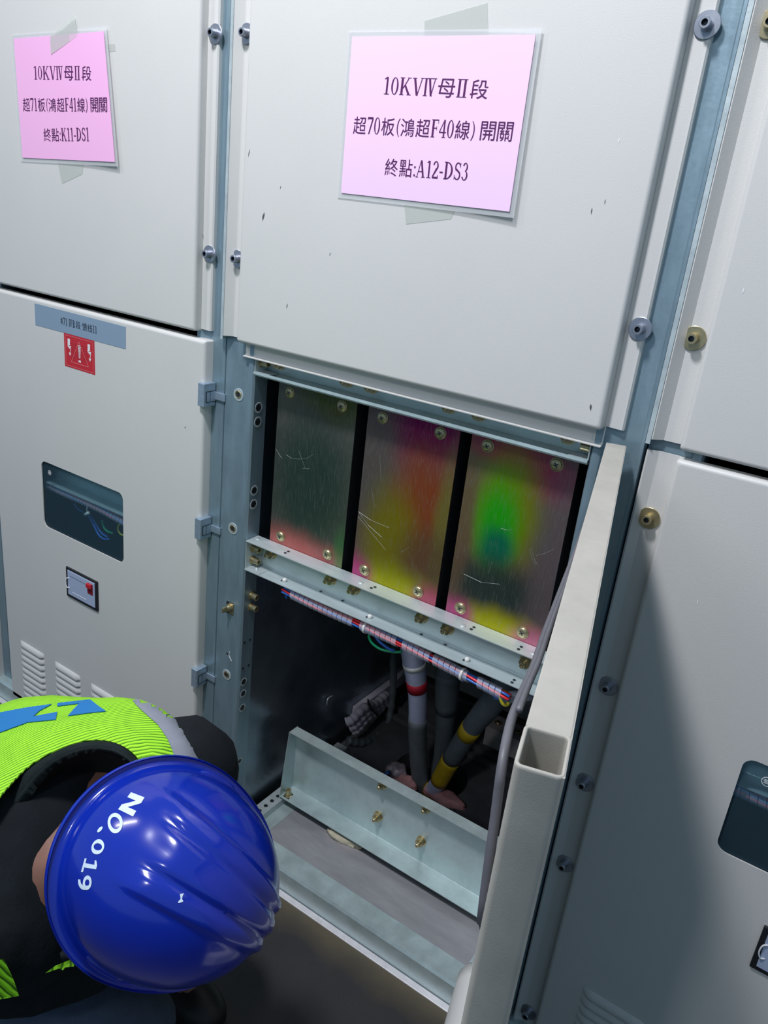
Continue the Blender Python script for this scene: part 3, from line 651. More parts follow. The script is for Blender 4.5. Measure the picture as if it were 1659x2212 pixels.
def put_text(bm, s, p0, p1, h, Y=None, cw=1.0, push=0.0004):
    """text line on the XZ plane from p0 (baseline start) to p1 (baseline end), height h"""
    polys, W_ = text_polys(s, cw=cw); d = (p1 - p0) / W_; up = Vector((-d.z, 0, d.x)).normalized() * h
    for p in polys:
        vs = [bm.verts.new(p0 + d * a + up * b_ + Vector((0, -push, 0))) for a, b_ in p]
        try: bm.faces.new(vs)
        except ValueError: pass

# ---- paper signs
def sign(label, TL, TR, BR, BL, lines, m, curl, tapes, group):
    c = (TL + BR) / 2
    t = thing('laminated_sign', label, 'sign', (c.x, 0, BL.z), group)
    ex = (TR - TL).normalized(); ez = (TL - BL).normalized()
    def sheet(bm, mg, y, thick, nu=12, nv=8, lift=0.0):
        G = []
        for iy, yy in enumerate((y, y - thick)):
            for j in range(nv + 1):
                for i in range(nu + 1):
                    u, v = i / nu, j / nv
                    p = TL.lerp(TR, u).lerp(BL.lerp(BR, u), v) + ex * mg * (2 * u - 1) + ez * mg * (1 - 2 * v)
                    p = Vector((p.x, yy - curl * (max(0, u - 0.3) / 0.7) ** 2 * (0.5 + 0.5 * v) - lift, p.z)); G.append(bm.verts.new(p))
        s = (nu + 1) * (nv + 1)
        for j in range(nv):
            for i in range(nu):
                a = j * (nu + 1) + i; q = (a, a + 1, a + nu + 2, a + nu + 1)
                bm.faces.new([G[k] for k in q]); bm.faces.new([G[k + s] for k in reversed(q)])
        rim = [i for i in range(nu + 1)] + [j * (nu + 1) + nu for j in range(1, nv + 1)] + [nv * (nu + 1) + i for i in range(nu - 1, -1, -1)] + [j * (nu + 1) for j in range(nv - 1, 0, -1)]
        for a, b_ in zip(rim, rim[1:] + rim[:1]): bm.faces.new((G[a], G[b_], G[b_ + s], G[a + s]))
    bm = NB(); sheet(bm, 0.0075, -0.0012, 0.0006); obj('laminate', bm, 'laminate', t, True, flat_angle=0.6)
    bm = NB(); sheet(bm, 0.0, -0.0019, 0.0008); pp = obj('paper', bm, m, t, True, flat_angle=0.6)
    bm = NB()
    W_ = (TR - TL).length
    for s, a, b_, h in lines: put_text(bm, s, a, b_, h)
    for v in bm.verts:     # follow the curl of the sheet
        u = min(1, max(0, (v.co - TL).dot(ex) / W_)); vv = min(1, max(0, (TL.z - v.co.z) / (TL.z - BL.z)))
        v.co.y = -0.0031 - curl * (max(0, u - 0.3) / 0.7) ** 2 * (0.5 + 0.5 * vv)
    obj('printed_text', bm, 'ink', t)
    for q in tapes:
        bm = NB(); quad(bm, q, 0.0004); obj('sticky_tape', bm, 'tape', t)
    return t
A0 = lambda x, y, d=0.0: at(x, y, -d)
def Z0(v, y): return Vector((v.x, y, v.z))
tl, tr, br, bl = [at(*q) for q in ((763, 80), (1161, 77), (1106, 458), (739, 417))]
L1 = [('10KVⅣ母Ⅱ段', at(829, 204), at(1058, 214), 0.0245), ('超70板(鴻超F40線) 開關', at(763, 288), at(1112, 306), 0.0250), ('終點:A12-DS3', at(831, 378), at(1014, 391), 0.0250)]
sign('large pink laminated paper sign reading A12-DS3, taped to the middle cover', tl, tr, br, bl, L1, 'pinkpale', 0.006,
     [[at(x, y, -0.0002) for x, y in ((917, 45), (1053, 6), (1055, 74), (917, 76))], [at(x, y, -0.0002) for x, y in ((873, 440), (982, 455), (974, 473), (877, 484))]], 'pink paper signs')
tl, tr, br, bl = [at(*q) for q in ((32, 84), (229, 69), (256, 351), (51, 341))]
L2 = [('10KVⅣ母Ⅱ段', at(76, 172), at(204, 174), 0.0255), ('超71板(鴻超F41線) 開關', at(52, 240), at(240, 242), 0.0255), ('終點:K11-DS1', at(97, 305), at(199, 305), 0.0255)]
sign('deeper pink laminated paper sign reading K11-DS1, taped to the left cover', tl, tr, br, bl, L2, 'pink', 0.006,
     [[at(x, y, -0.0034) for x, y in ((108, 78), (160, 34), (168, 78), (110, 118))], [at(x, y, -0.0002) for x, y in ((124, 348), (181, 352), (178, 376), (134, 397))], [at(x, y, -0.0002) for x, y in ((232, 96), (248, 94), (250, 110), (236, 112))]], 'pink paper signs')
# blue-grey number label and red warning sticker
t = thing('number_label', 'blue-grey strip label reading #71 on top of the left lower door', 'label', (-0.41, 0, 1.112))
bm = NB(); quad(bm, [at(75, 655), at(272, 706), at(272, 754), at(77, 702)], 0.0006); obj('label_strip', bm, 'labelblue', t)
bm = NB(); put_text(bm, '#71 ⅣB段 馈线11', at(131, 700, -.0007), at(210, 721, -.0007), 0.017); obj('printed_text', bm, 'inkgrey', t)
t = thing('warning_sticker', 'red square high-voltage warning sticker below the blue-grey label', 'sticker', (-0.413, 0, 1.04))
SX0, SX1, SZ0, SZ1 = -0.4645, -0.3610, 1.0395, 1.1120
bm = NB(); quad(bm, [Vector((x, 0, z)) for x, z in ((SX0, SZ1), (SX1, SZ1), (SX1, SZ0), (SX0, SZ0))], 0.0005); obj('sticker_base', bm, 'red', t)
def sk(u, v): return Vector((SX0 + (SX1 - SX0) * u, -0.0007, SZ0 + (SZ1 - SZ0) * v))
def lines2(bm, pts, w_, closed=False):
    n = len(pts)
    for i in range(n if closed else n - 1):
        a, b_ = pts[i], pts[(i + 1) % n]; d = (b_ - a).normalized(); nn = Vector((-d.z, 0, d.x)) * w_ / 2
        bm.faces.new([bm.verts.new(p) for p in (a - nn, b_ - nn, b_ + nn, a + nn)])
bm = NB(); lines2(bm, [sk(.05, .05), sk(.95, .05), sk(.95, .95), sk(.05, .95)], 0.0009, True); lines2(bm, [sk(.22, .18), sk(.80, .18), sk(.50, .85)], 0.0012, True); obj('printed_frame', bm, 'lightred', t)
for u in (.17, .83):
    bm = NB()
    bm.faces.new([bm.verts.new(sk(u + a, b_)) for a, b_ in ((-.045, .86), (.035, .86), (.03, .68), (-.05, .62))])
    bm.faces.new([bm.verts.new(sk(u + a, b_)) for a, b_ in ((-.05, .62), (.06, .66), (.06, .60), (0.02, .56))])
    bm.faces.new([bm.verts.new(sk(u + a, b_)) for a, b_ in ((.05, .62), (.06, .60), (.03, .44), (.015, .44))]); bm.faces.new([bm.verts.new(sk(u + a, b_)) for a, b_ in ((-.02, .45), (.06, .45), (.02, .35))])
    obj('lightning_symbol', bm, 'white', t)
bm = NB()
for i in range(9): lines2(bm, [sk(.46 + .003 * i, .74 - i * .045), sk(.56 - .003 * i, .74 - i * .045)], 0.0020)
lines2(bm, [sk(.47, .27), sk(.55, .27)], 0.0045)
obj('exclamation_mark', bm, 'white', t)
bm = NB()
for i in range(8): lines2(bm, [sk(.2 + .02 * (i % 3), .74 - i * .06), sk(.8 - .03 * (i % 2), .74 - i * .06)], 0.0003)
obj('fine_print', bm, 'darkred', t)

# ---- chips and scratches of the paint
def chips(parent, lst, m, nm):
    bm = NB()
    for x, y, dx, dy, w_ in lst:
        a = at(x - dx, y - dy); b_ = at(x + dx, y + dy); c_ = (a + b_) / 2; d = (b_ - a); nn = Vector((-d.z, 0, d.x)).normalized() * w_
        bm.faces.new([bm.verts.new(p + Vector((0, -0.0004, 0))) for p in (a, a.lerp(b_, .3) + nn, a.lerp(b_, .6) + nn * .7, b_, a.lerp(b_, .5) - nn)])
    obj(nm, bm, m, parent)
chips(cabC, [(569, 468, -2, 10, .0022), (538, 331, -2, 9, .0008), (713, 549, -1, 4, .0006), (606, 405, -1, 4, .0006), (620, 661, -1, 6, .0009), (1278, 456, -1, 8, .0008), (1307, 436, -1, 6, .0006), (1276, 880, 0, 8, .0016)], 'chip', 'paint_chip')
chips(cabC, [(1337, 304, -1, 7, .0007)], 'chipwhite', 'paint_scratch')
chips(cabR, [(1606, 628, -1, 7, .0007), (1507, 1301, -1, 6, .0008)], 'chipwhite', 'paint_scratch')
chips(cabL, [(439, 511, 1, 7, .0010), (400, 923, -1, 3, .0007)], 'chip', 'paint_chip')

# ---- the next cabinet of the row, a sliver at the left edge
cabN = thing('switchgear_cabinet', 'sliver of the next grey cabinet past the left edge of the louvred door', 'cabinet', (-1.2, 0.6, 0), 'switchgear row')
bm = NB(); pan(bm, -1.573, -0.8405, 0.035, 1.170, 0.0, 0.024, 0.007); obj('lower_door', bm, 'paint', cabN)
bm = NB(); raised_cover(bm, -2 * PITCH, 1.183, 2.3); obj('upper_cover', bm, 'paint', cabN)
posts(cabN, -2 * PITCH, 0.058, 2.3)
# ---- right cabinet, lower bolted cover
X = PITCH
bm = NB(); 
extr(bm, [(X + p[0], p[1]) for p in strip([(0.002, 0.030), (0.002, 0.0135), (0.004, 0.0125), (0.0165, 0.0195), (0.047, 0.0195)], 0.0016)], 0.02, 1.171, 'Z')
winR = rrect(1.0365, 1.335, 0.622, 0.786, 0.016)
pan(bm, X + 0.0445, X + 0.76, 0.02, 1.170, 0.0, 0.022, 0.006, [winR])
low = obj('lower_cover', bm, 'paint', cabR)
for z in (1.075, 0.797, 0.614, 0.444, 0.087): inst('cover_bolt', MB_brass if z > .9 else MB_steel, (X + 0.0245, 0.0178, z), FRONT, low)
bm = NB(); fillpoly(bm, rrect(1.03, 1.34, 0.616, 0.792, 0.016), [], 0.004); pn = obj('window_pane', bm, 'glass', cabR)
bm = NB(); c = at(1657, 1689, 0.0034)
lathe(bm, [(0.0075, 0), (0.0075, 0.0003), (0.0064, 0.0003)], 20, 0, Matrix.Translation(c) @ Matrix.Rotation(PI / 2, 4, 'X'))
for q in (-0.0025, 0.0, 0.0025): box(bm, c.x - 0.004, c.x + 0.004, c.y - 0.0004, c.y, c.z + q - 0.0005, c.z + q + 0.0005)
obj('round_mark', bm, 'white', pn)
inst('cover_bolt', MB_steel, (1.0485, 0.04, 0.783), FRONT, cabR)
for cx in (0.9665, 1.118):
    for i in range(9): inst('louvre', ML, (cx, -0.0002, 0.228 - i * 0.0195), (0, 0, 0), low)
meter(cabR, 1.127, 0.458, 0.538, 0.119)
loom('wire_bundle', 'spiral-wrapped wire bundle dimly seen through the window at the right edge', PITCH, 0.20, 0.60, 0.7125, False)

# ------------------------------------------------------------------ open centre cabinet
# top rail
bm = NB()
extr(bm, strip([(0.0180, 1.1330), (0.0175, 1.1285), (0.0190, 1.1262), (0.0240, 1.1268), (0.0520, 1.1285), (0.0545, 1.131), (0.0550, 1.1600), (0.0545, 1.182), (0.040, 1.183)], 0.0015), BX0, BX1, 'X')
rail = obj('top_rail', bm, 'zinc_green', cabC)
for a, b_, c_, d_ in ((0.0755, 0.108, 0.0755, 0.077), (0.694, 0.7265, 0.725, 0.7265)):
    bm = NB(); box(bm, a, b_, 0.0185, 0.050, 1.1300, 1.1318, 0.0005); box(bm, c_, d_, 0.020, 0.052, 1.130, 1.170); obj('end_bracket', bm, 'zinc_light', rail)
for x in (605, 752, 805, 972, 1036, 1228): 
    p = at(x, 783 + (x - 560) * 0.252 - 4, 0.054); inst('hex_nut', MN, (p.x, 0.0535, 1.1505), FRONT, rail)
inst('cap_screw', MC, (0.0775, 0.036, 1.148), SIDE, rail); inst('cap_screw', MC, (0.7245, 0.036, 1.146), (0, -PI / 2, 0), rail)
# barrier plates
for nm, (x0, x1), m in (('a', (0.1055, 0.2880), 'plate_a'), ('b', (0.3130, 0.4975), 'plate_b'), ('c', (0.5190, 0.7030), 'plate_c')):
    bm = NB(); box(bm, x0, x1, 0.0562, 0.0582, 0.782, 1.128, 0.0005)
    pl = obj('barrier_plate', bm, m, cabC, label={'a': 'dark greenish chromated plate', 'b': 'magenta and yellow chromated plate', 'c': 'bright green iridescent chromated plate'}[nm])
    bm = NB(); box(bm, x0 + 0.001, x0 + 0.002, 0.0585, 0.30, 0.74, 1.135); box(bm, x1 - 0.002, x1 - 0.001, 0.0585, 0.30, 0.74, 1.135); obj('side_flange', bm, 'dark', pl)
    for q in {'a': ((625, 848), (738, 878), (605, 1159), (706, 1198)), 'b': ((826, 903), (951, 936), (786, 1232), (902, 1278)), 'c': ((1053, 964), (1202, 1004), (994, 1314), (1128, 1367))}[nm]:
        p = at(*q, 0.0545); inst('cross_screw', MS, (p.x, 0.0562, p.z), FRONT, pl)
for nm, paths in (('plate_a', [[(596, 970), (602, 980), (609, 990)], [(618, 982), (630, 990), (647, 992), (663, 990), (678, 981)], [(645, 973), (659, 1011)], [(653, 1012), (669, 1013)]]),
                 ('plate_b', [[(773, 1115), (800, 1148), (833, 1188)], [(776, 1108), (795, 1134), (824, 1160)], [(774, 1105), (800, 1123), (840, 1140)], [(803, 1057), (810, 1096)], [(820, 980), (823, 1040)], [(866, 1193), (875, 1188), (884, 1182)]]),
                 ('plate_c', [[(1173, 1045), (1163, 1070), (1158, 1092)], [(1143, 1185), (1149, 1206), (1158, 1221)], [(1147, 1183), (1153, 1203), (1161, 1221)], [(1158, 1200), (1178, 1195), (1196, 1186)], [(1082, 1141), (1094, 1145), (1105, 1145)], [(1002, 1240), (1040, 1258), (1080, 1262)], [(1062, 1215), (1055, 1240)]])):
    pl = [o for o in cabC.children if o.name.startswith('barrier_plate') and o.data.materials[0] == M[nm]][0]
    for pa in paths:
        bm = NB(); tube(bm, [at(x, y, 0.0561) for x, y in pa], 0.00018, 4); obj('scratch', bm, 'scratch', pl)
# hardware on the centre cross beam
beam = [o for o in cabC.children if o.name.startswith('cross_beam')][0]
for q in ((582, 1197), (710, 1253), (761, 1274), (907, 1335), (963, 1360), (1133, 1433)):
    p = at(*q, 0.046); inst('hex_nut', MN, (p.x, 0.0547, p.z), FRONT, beam)
bm = NB(); box(bm, 0.0757, 0.0772, 0.0195, 0.054, 0.729, 0.788); box(bm, 0.0757, 0.115, 0.0195, 0.052, 0.7275, 0.7292, 0.0004); obj('end_bracket', bm, 'zinc_light', beam)
inst('cap_screw', MC, (0.0772, 0.040, 0.7680), SIDE, beam); inst('cap_screw', MC, (0.0772, 0.040, 0.7420), SIDE, beam)
for q in ((616, 1194), (623, 1191), (802, 1270), (810, 1268), (1018, 1359), (1024, 1355), (1120, 1402), (1126, 1397)): hole(atZ(*q, 0.7914), 0.0028, beam)
for q in ((1106, 1474), (1111, 1469)): hole(atZ(*q, 0.7282), 0.0028, beam)
for q in ((693, 1282), (740, 1303), (909, 1378), (961, 1400)): p = at(*q, 0.0525); hole(Vector((p.x, 0.0525, 0.7285)), 0.003, beam)
for q in ((557, 1164), (780, 1259), (1000, 1352), (1153, 1412)):
    bm = NB(); lathe(bm, [(0.0055, 0), (0.0052, 0.0012), (0.0035, 0.0016), (0, 0.0017)], 16, 0, Matrix.Translation(atZ(*q, 0.7905))); obj('rivet', bm, 'zinc_light', beam, True)
bm = NB(); lathe(bm, [(0.0028, 0), (0.0026, 0.0025), (0, 0.0035)], 12, 0, Matrix.Translation((0.095, 0.034, 0.729))); obj('rivet', bm, 'zinc_light', beam, True)
for q in ((615, 1255), (799, 1334), (1009, 1427)):
    p = atZ(*q, 0.7282); bm = NB(); lathe(bm, [(0.0042, 0), (0.0048, 0.002), (0.0044, 0.0045), (0.0025, 0.006), (0, 0.0063)], 14, 0, Matrix.Translation(p)); 
    tb = obj('tie_stud', bm, 'nylon', beam, True)
    bm = NB(); box(bm, p.x - 0.007, p.x - 0.0035, p.y - 0.005, p.y + 0.002, 0.7282, 0.7287); obj('slot', bm, 'recess', tb)
# post details
post = [o for o in cabC.children if o.name.startswith('corner_post')][0]
for z in (1.079, 0.802, 0.455): inst('rivet_nut', MR, (0.0345, 0.0237, z), FRONT, post)
def hexhole(c, r):
    bm = NB()
    A = [bm.verts.new(c + Vector((0.0012, 1.0 * r * math.cos(PI / 3 * k), r * math.sin(PI / 3 * k)))) for k in range(6)]; bm.faces.new(A).material_index = 1
    lathe(bm, [(r * 0.98, 0.0006), (r * 1.35, 0.0011), (r * 1.5, 0.0006)], 24, 0, Matrix.Translation(c) @ Matrix.Rotation(PI / 2, 4, 'Y')); obj('punched_hex_hole', bm, ['zinc_light', 'black'], post)
for z in (1.061, 1.033, 0.893, 0.864): hexhole(Vector((0.0746, 0.0365, z)), 0.0072)
for z in (0.450, 0.420, 0.383, 0.239): hexhole(Vector((0.0746, 0.0345, z)), 0.0066 if z > .3 else 0.0055)
for y_, z in ((0.030, 0.550), (0.047, 0.550), (0.030, 0.486), (0.047, 0.486)): hole(Vector((0.0750, y_, z)), 0.0028, post, 'X')
hole(Vector((0.0335, 0.0236, 0.508)), 0.0025, post, 'Y')
for z in (0.658, 0.631): inst('cap_screw', MC, (0.0750, 0.044, z), SIDE, post)
# latch stud in its square cut-out
bm = NB(); box(bm, 0.0255, 0.046, 0.0232, 0.0240, 0.606, 0.634); sq = obj('square_cutout', bm, 'recess', post)
bm = NB(); box(bm, 0.034, 0.0465, 0.0222, 0.0236, 0.607, 0.633, 0.0006); obj('latch_plate', bm, 'brass', sq)
bm = NB(); lathe(bm, [(0.0085, 0), (0.0085, 0.004), (0.0065, 0.0045), (0.006, 0.011), (0, 0.011)], 20, 0, Matrix.Translation((0.036, 0.0232, 0.622)) @ Matrix.Rotation(PI / 2, 4, 'X')); box(bm, 0.0335, 0.0375, 0.002, 0.0125, 0.616, 0.628, 0.0008); obj('latch_stud', bm, 'brass', sq, True, flat_angle=0.6)
# chalk-like scratch on the post
bm = NB(); tube(bm, spline([at(496, 1408, .0235), at(495, 1416, .0235), at(500, 1428, .0235)], 4), 0.0008, 5); obj('white_scratch', bm, 'white', post)
# floor tray, perforated side rails, lower bracket
bm = NB(); box(bm, 0.145, 0.738, 0.0535, 0.235, 0.050, 0.054); obj('floor_tray', bm, 'tray', cabC)
bm = NB(); box(bm, 0.094, 0.145, 0.0535, 0.235, 0.0500, 0.0545); obj('tray_edge', bm, 'zinc_green', cabC)
for xs in (1, -1):
    bm = NB(); pr = strip([(0.112, 0.0545), (0.112, 0.0715), (0.080, 0.0715), (0.080, 0.056)], 0.0015)
    pr = pr if xs == 1 else [(0.802 - p[0], p[1]) for p in pr]
    extr(bm, pr, 0.054, 0.42, 'Y'); ra = obj('perforated_rail', bm, 'zinc_light', cabC)
    for i in range(8): hole(Vector((0.097 if xs == 1 else 0.705, 0.067 + i * 0.022, 0.0725)), 0.005, ra)
bm = NB()
extr(bm, strip([(0.1500, 0.0800), (0.1980, 0.0800), (0.1995, 0.0815), (0.1995, 0.2555), (0.1985, 0.2570), (0.1700, 0.2570)], 0.0016), 0.1060, 0.700, 'X')
for xx in (0.1055, 0.7005):
    extr(bm, [(0.1495, 0.0792), (0.2003, 0.0792), (0.2003, 0.2578), (0.1695, 0.2578)], xx - 0.0008, xx + 0.0008, 'X')
br_ = obj('lower_bracket', bm, 'zinc_green', cabC)
for q in ((813, 1767), (906, 1821), (824, 1697), (919, 1748)): 
    p = at(*q, 0.190); inst('hex_nut', MN, (p.x, 0.1987, p.z), FRONT, br_)
inst('cap_screw', MC, (0.1195, 0.166, 0.0808), (0, 0, 0), br_)
bm = NB(); box(bm, 0.107, 0.128, 0.171, 0.176, 0.0808, 0.0812); box(bm, 0.112, 0.13, 0.156, 0.1595, 0.0808, 0.0812); obj('slot', bm, 'recess', br_)
# dark bottom plate with the round cable opening
bm = NB()
ring_c = Vector((0.335, 0.495)); ring_r = 0.098
hole = [(ring_c.x + ring_r * math.cos(2 * PI * k / 40), ring_c.y + ring_r * math.sin(2 * PI * k / 40)) for k in range(40)]
vs0 = len(bm.verts)
fillpoly(bm, [(0.08, 0.24), (0.73, 0.24), (0.73, 1.29), (0.08, 1.29)], [hole], 0)
for v in bm.verts: v.co = Vector((v.co.x, v.co.z, 0.06))
A = [bm.verts.new((x, y, 0.06)) for x, y in hole]; B = [bm.verts.new((x, y, 0.0)) for x, y in hole]
for i in range(40): bm.faces.new((A[i], A[(i + 1) % 40], B[(i + 1) % 40], B[i]))
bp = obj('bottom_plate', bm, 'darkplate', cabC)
bm = NB(); lathe(bm, [(0, 0), (0.099, 0)], 40, 0, Matrix.Translation((ring_c.x, ring_c.y, 0.002))); obj('opening_shade', bm, 'dark', bp)  # near-black disc stands in for the shaded depth of the hole
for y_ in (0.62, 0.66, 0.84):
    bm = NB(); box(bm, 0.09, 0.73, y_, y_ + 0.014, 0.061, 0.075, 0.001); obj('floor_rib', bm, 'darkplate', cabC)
# rear earthing bar, clamps, red insulators, side wall fittings
bm = NB(); box(bm, 0.09, 0.73, 0.80, 0.83, 0.20, 0.206, 0.001); box(bm, 0.09, 0.73, 0.795, 0.80, 0.13, 0.205, 0.001); obj('earth_bar', bm, 'busbar', cabC)
bm = NB(); box(bm, 0.40, 0.50, 0.66, 0.72, 0.155, 0.16, 0.001); box(bm, 0.40, 0.50, 0.655, 0.66, 0.10, 0.16); cl = obj('cable_clamp_plate', bm, 'busbar', cabC)
for x in (0.42, 0.48): inst('cross_screw', MS, (x, 0.69, 0.16), (0, 0, 0), cl)
for x, z0_ in ((0.135, 0.26), (0.30, 0.26), (0.46, 0.22)):
    bm = NB(); lathe(bm, [(0, 0), (0.045, 0), (0.045, 0.02), (0.032, 0.03), (0.048, 0.05), (0.033, 0.065), (0.046, 0.09), (0.032, 0.11), (0.04, 0.14), (0, 0.14)], 24, 0, Matrix.Translation((x, 0.90, z0_))); obj('red_insulator', bm, 'busred', cabC, True)
bm = NB(); box(bm, 0.0625, 0.082, 0.50, 0.86, 0.105, 0.14, 0.002); obj('side_bar', bm, 'conduit', cabC, label='pale side bar behind the coiled sleeves')
bm = NB(); tube(bm, spline([atX(706, 1524, .066), atX(708, 1510, .069), atX(718, 1503, .066)], 5), 0.0018, 6); obj('wall_hook', bm, 'zinc_light', cabC, True)
bm = NB(); box(bm, 0.0625, 0.30, 0.20, 0.206, 0.67, 0.71, 0.001); obj('stay_bar', bm, 'conduit', cabC)
# inner ceiling and partition behind the plates, their shade painted near-black
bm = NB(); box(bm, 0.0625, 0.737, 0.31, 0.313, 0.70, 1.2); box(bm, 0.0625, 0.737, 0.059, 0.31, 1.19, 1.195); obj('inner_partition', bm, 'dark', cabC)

# open door (hinged right, swung past square)
HD = Vector((0.7535, -0.002)); D_ = Vector((0.2695, -0.963)).normalized(); N_ = Vector((-D_.y, D_.x))
if N_.x < 0: N_ = -N_
def dw(u, v, z): return Vector((HD.x + D_.x * u + N_.x * v, HD.y + D_.y * u + N_.y * v, z))
TH = 0.0272; DU = 0.7525; DZ0, DZ1 = 0.035, 1.170
def todoor(bm):
    for v in bm.verts: v.co = dw(v.co.x, v.co.y, v.co.z)
bm = NB()
box(bm, 0.0, DU - 0.001, TH - 0.002, TH, DZ0, DZ1 - 0.0005)                       # outer skin
box(bm, 0.001, 0.7135, 0.0, TH - 0.0005, DZ1 - 0.0022, DZ1, 0.0009)              # top return
box(bm, 0.001, 0.7135, 0.0, TH - 0.0005, DZ0, DZ0 + 0.002, 0.0009)
box(bm, 0.0, 0.002, 0.0, TH, DZ0, DZ1, 0.0008)
box(bm, 0.001, 0.7135, 0.0, 0.0018, DZ1 - 0.022, DZ1 - 0.001, 0.0006)
# hollow vertical edge, open at the top
def rr2(u0, u1, v0, v1, r): return [(p[0], p[1]) for p in rrect(u0, u1, v0, v1, r, 4)]
O_ = rr2(0.7120, DU, -0.0005, TH, 0.0042); I_ = rr2(0.7145, DU - 0.0025, 0.002, TH - 0.0022, 0.0024)
def ringloft(bm, O_, I_, z0, z1, bev=0.0008):
    n = len(O_)
    lv = [(O_, z0), (O_, z0 + 0.002), (O_, z1 - bev - 0.0015), (O_, z1 - bev), ([(o[0] * .8 + i[0] * .2, o[1] * .8 + i[1] * .2) for o, i in zip(O_, I_)], z1 - bev * .2), ([(o[0] * .5 + i[0] * .5, o[1] * .5 + i[1] * .5) for o, i in zip(O_, I_)], z1), ([(o[0] * .2 + i[0] * .8, o[1] * .2 + i[1] * .8) for o, i in zip(O_, I_)], z1 - bev * .2), (I_, z1 - bev), (I_, z1 - bev - 0.0015), (I_, z0)]
    V = [[bm.verts.new((p[0], p[1], z)) for p in l] for l, z in lv]
    for a, b_ in zip(V, V[1:]):
        for i in range(n): bm.faces.new((a[i], a[(i + 1) % n], b_[(i + 1) % n], b_[i])).smooth = True
ringloft(bm, O_, I_, DZ0, DZ1)
todoor(bm)
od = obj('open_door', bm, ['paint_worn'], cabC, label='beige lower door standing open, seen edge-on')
# inner louvre hood of the open door
bm = NB(); u0, u1, zt = 0.14, 0.72, 0.325
prev = None
for k in range(15):
    s = k / 14; a = PI / 2 * min(1, s * 2.2)
    dz = zt - 0.03 * (1 - math.sin(a)); 
nn = 12; cols = []
for i in range(25):
    u = u0 + (u1 - u0) * i / 24; col = []
    for j in range(nn + 1):
        a = PI / 2 * j / nn; col.append(bm.verts.new((u, -0.050 * math.sin(a), zt - 0.05 + 0.05 * math.cos(a))))
    col.append(bm.verts.new((u, -0.050, 0.05))); cols.append(col)
for a, b_ in zip(cols, cols[1:]):
    for j in range(len(a) - 1): bm.faces.new((a[j], a[j + 1], b_[j + 1], b_[j])).smooth = True
bm.faces.new(cols[0]); bm.faces.new(cols[-1][::-1])
for i in range(10):
    for uu in (0.66, 0.42): box(bm, uu - 0.05, uu + 0.05, -0.0525, -0.0485, 0.285 - i * 0.02, 0.2885 - i * 0.02, 0.0012)
todoor(bm); obj('louvre_hood', bm, 'paint', od)
# gasket: a rubber tube on the inner face, sagging loose of the top edge
gp = [(1309, 1008), (1290, 1050), (1268, 1120), (1240, 1200), (1206, 1290), (1176, 1370), (1152, 1440), (1128, 1495), (1106, 1550), (1092, 1610), (1082, 1670), (1073, 1740), (1062, 1810)]
gu = [0.03, 0.07, 0.16, 0.26, 0.37, 0.47, 0.55, 0.61, 0.665, 0.70, 0.715, 0.72, 0.72]
pts = []
for (x, y), u in zip(gp, gu):
    # the point of the sight line nearest to the vertical line standing at length u just inside the door
    r = ray(x, y); q = dw(u, -0.004, 0); k = (q.x - CAM.x) * D_.x + (q.y - CAM.y) * D_.y; t_ = k / (r.x * D_.x + r.y * D_.y); pts.append(CAM + r * t_)
bm = NB(); tube(bm, spline(pts[:-1] + [dw(0.738, -0.001, 1.04), dw(0.735, 0.007, 0.95), dw(0.735, 0.008, 0.06)], 5), 0.0031, 10); obj('rubber_gasket', bm, 'gasket', od, True)
bm = NB(); tube(bm, spline([p + Vector((0.003, 0.002, 0.006)) for p in pts[:9]], 5), 0.0024, 8); obj('gasket_lip', bm, 'gasket', od, True)

# ------------------------------------------------------------------ power cables
def cable(label, pts, rads, bands, m, group='power cables'):
    pts = [Vector(p) for p in pts]
    t = thing('power_cable', label, 'cable', tuple(pts[-1]), group)
    sp_ = spline(pts, 8); n = len(sp_); rr = []
    for i in range(n):
        s = i / (n - 1) * (len(rads) - 1); a = int(min(s, len(rads) - 2)); rr.append(rads[a] + (rads[a + 1] - rads[a]) * (s - a))
    bm = NB(); tube(bm, sp_, rr, 20); obj('sheath', bm, m, t, True)
    for nm, mm, a, b_, ex in bands:
        i0 = int(a * (n - 1)); i1 = max(i0 + 1, int(round(b_ * (n - 1)))); bm = NB(); tube(bm, sp_[i0:i1 + 1], [q + ex for q in rr[i0:i1 + 1]], 20); obj(nm, bm, mm, t, True)
    return t
CY = 0.44
cable('grey cable with a red band, leftmost of the three going down into the floor opening', [at(880, 1330, .36), at(893, 1420, .37), at(902, 1500, .39), at(902, 1600, .42), at(908, 1690, .45), at(912, 1720, .47)],
      [0.030, 0.028, 0.023, 0.0215, 0.0205, 0.021], [('dark_sleeve', 'cable_dark', 0.50, 0.93, 0.0015), ('red_tape_band', 'tape_red', 0.335, 0.385, 0.0012), ('cable_tie', 'nylon', 0.235, 0.25, 0.001)], 'cable_grey')
cable('dark grey cable standing behind, middle of the three in the compartment', [at(975, 1380, .42), at(968, 1450, .43), at(962, 1560, .46), at(952, 1640, .48), at(935, 1700, .50)],
      [0.031, 0.030, 0.024, 0.020, 0.0185], [('cable_collar', 'cable_dark', 0.28, 0.45, 0.002)], 'cable_dark')
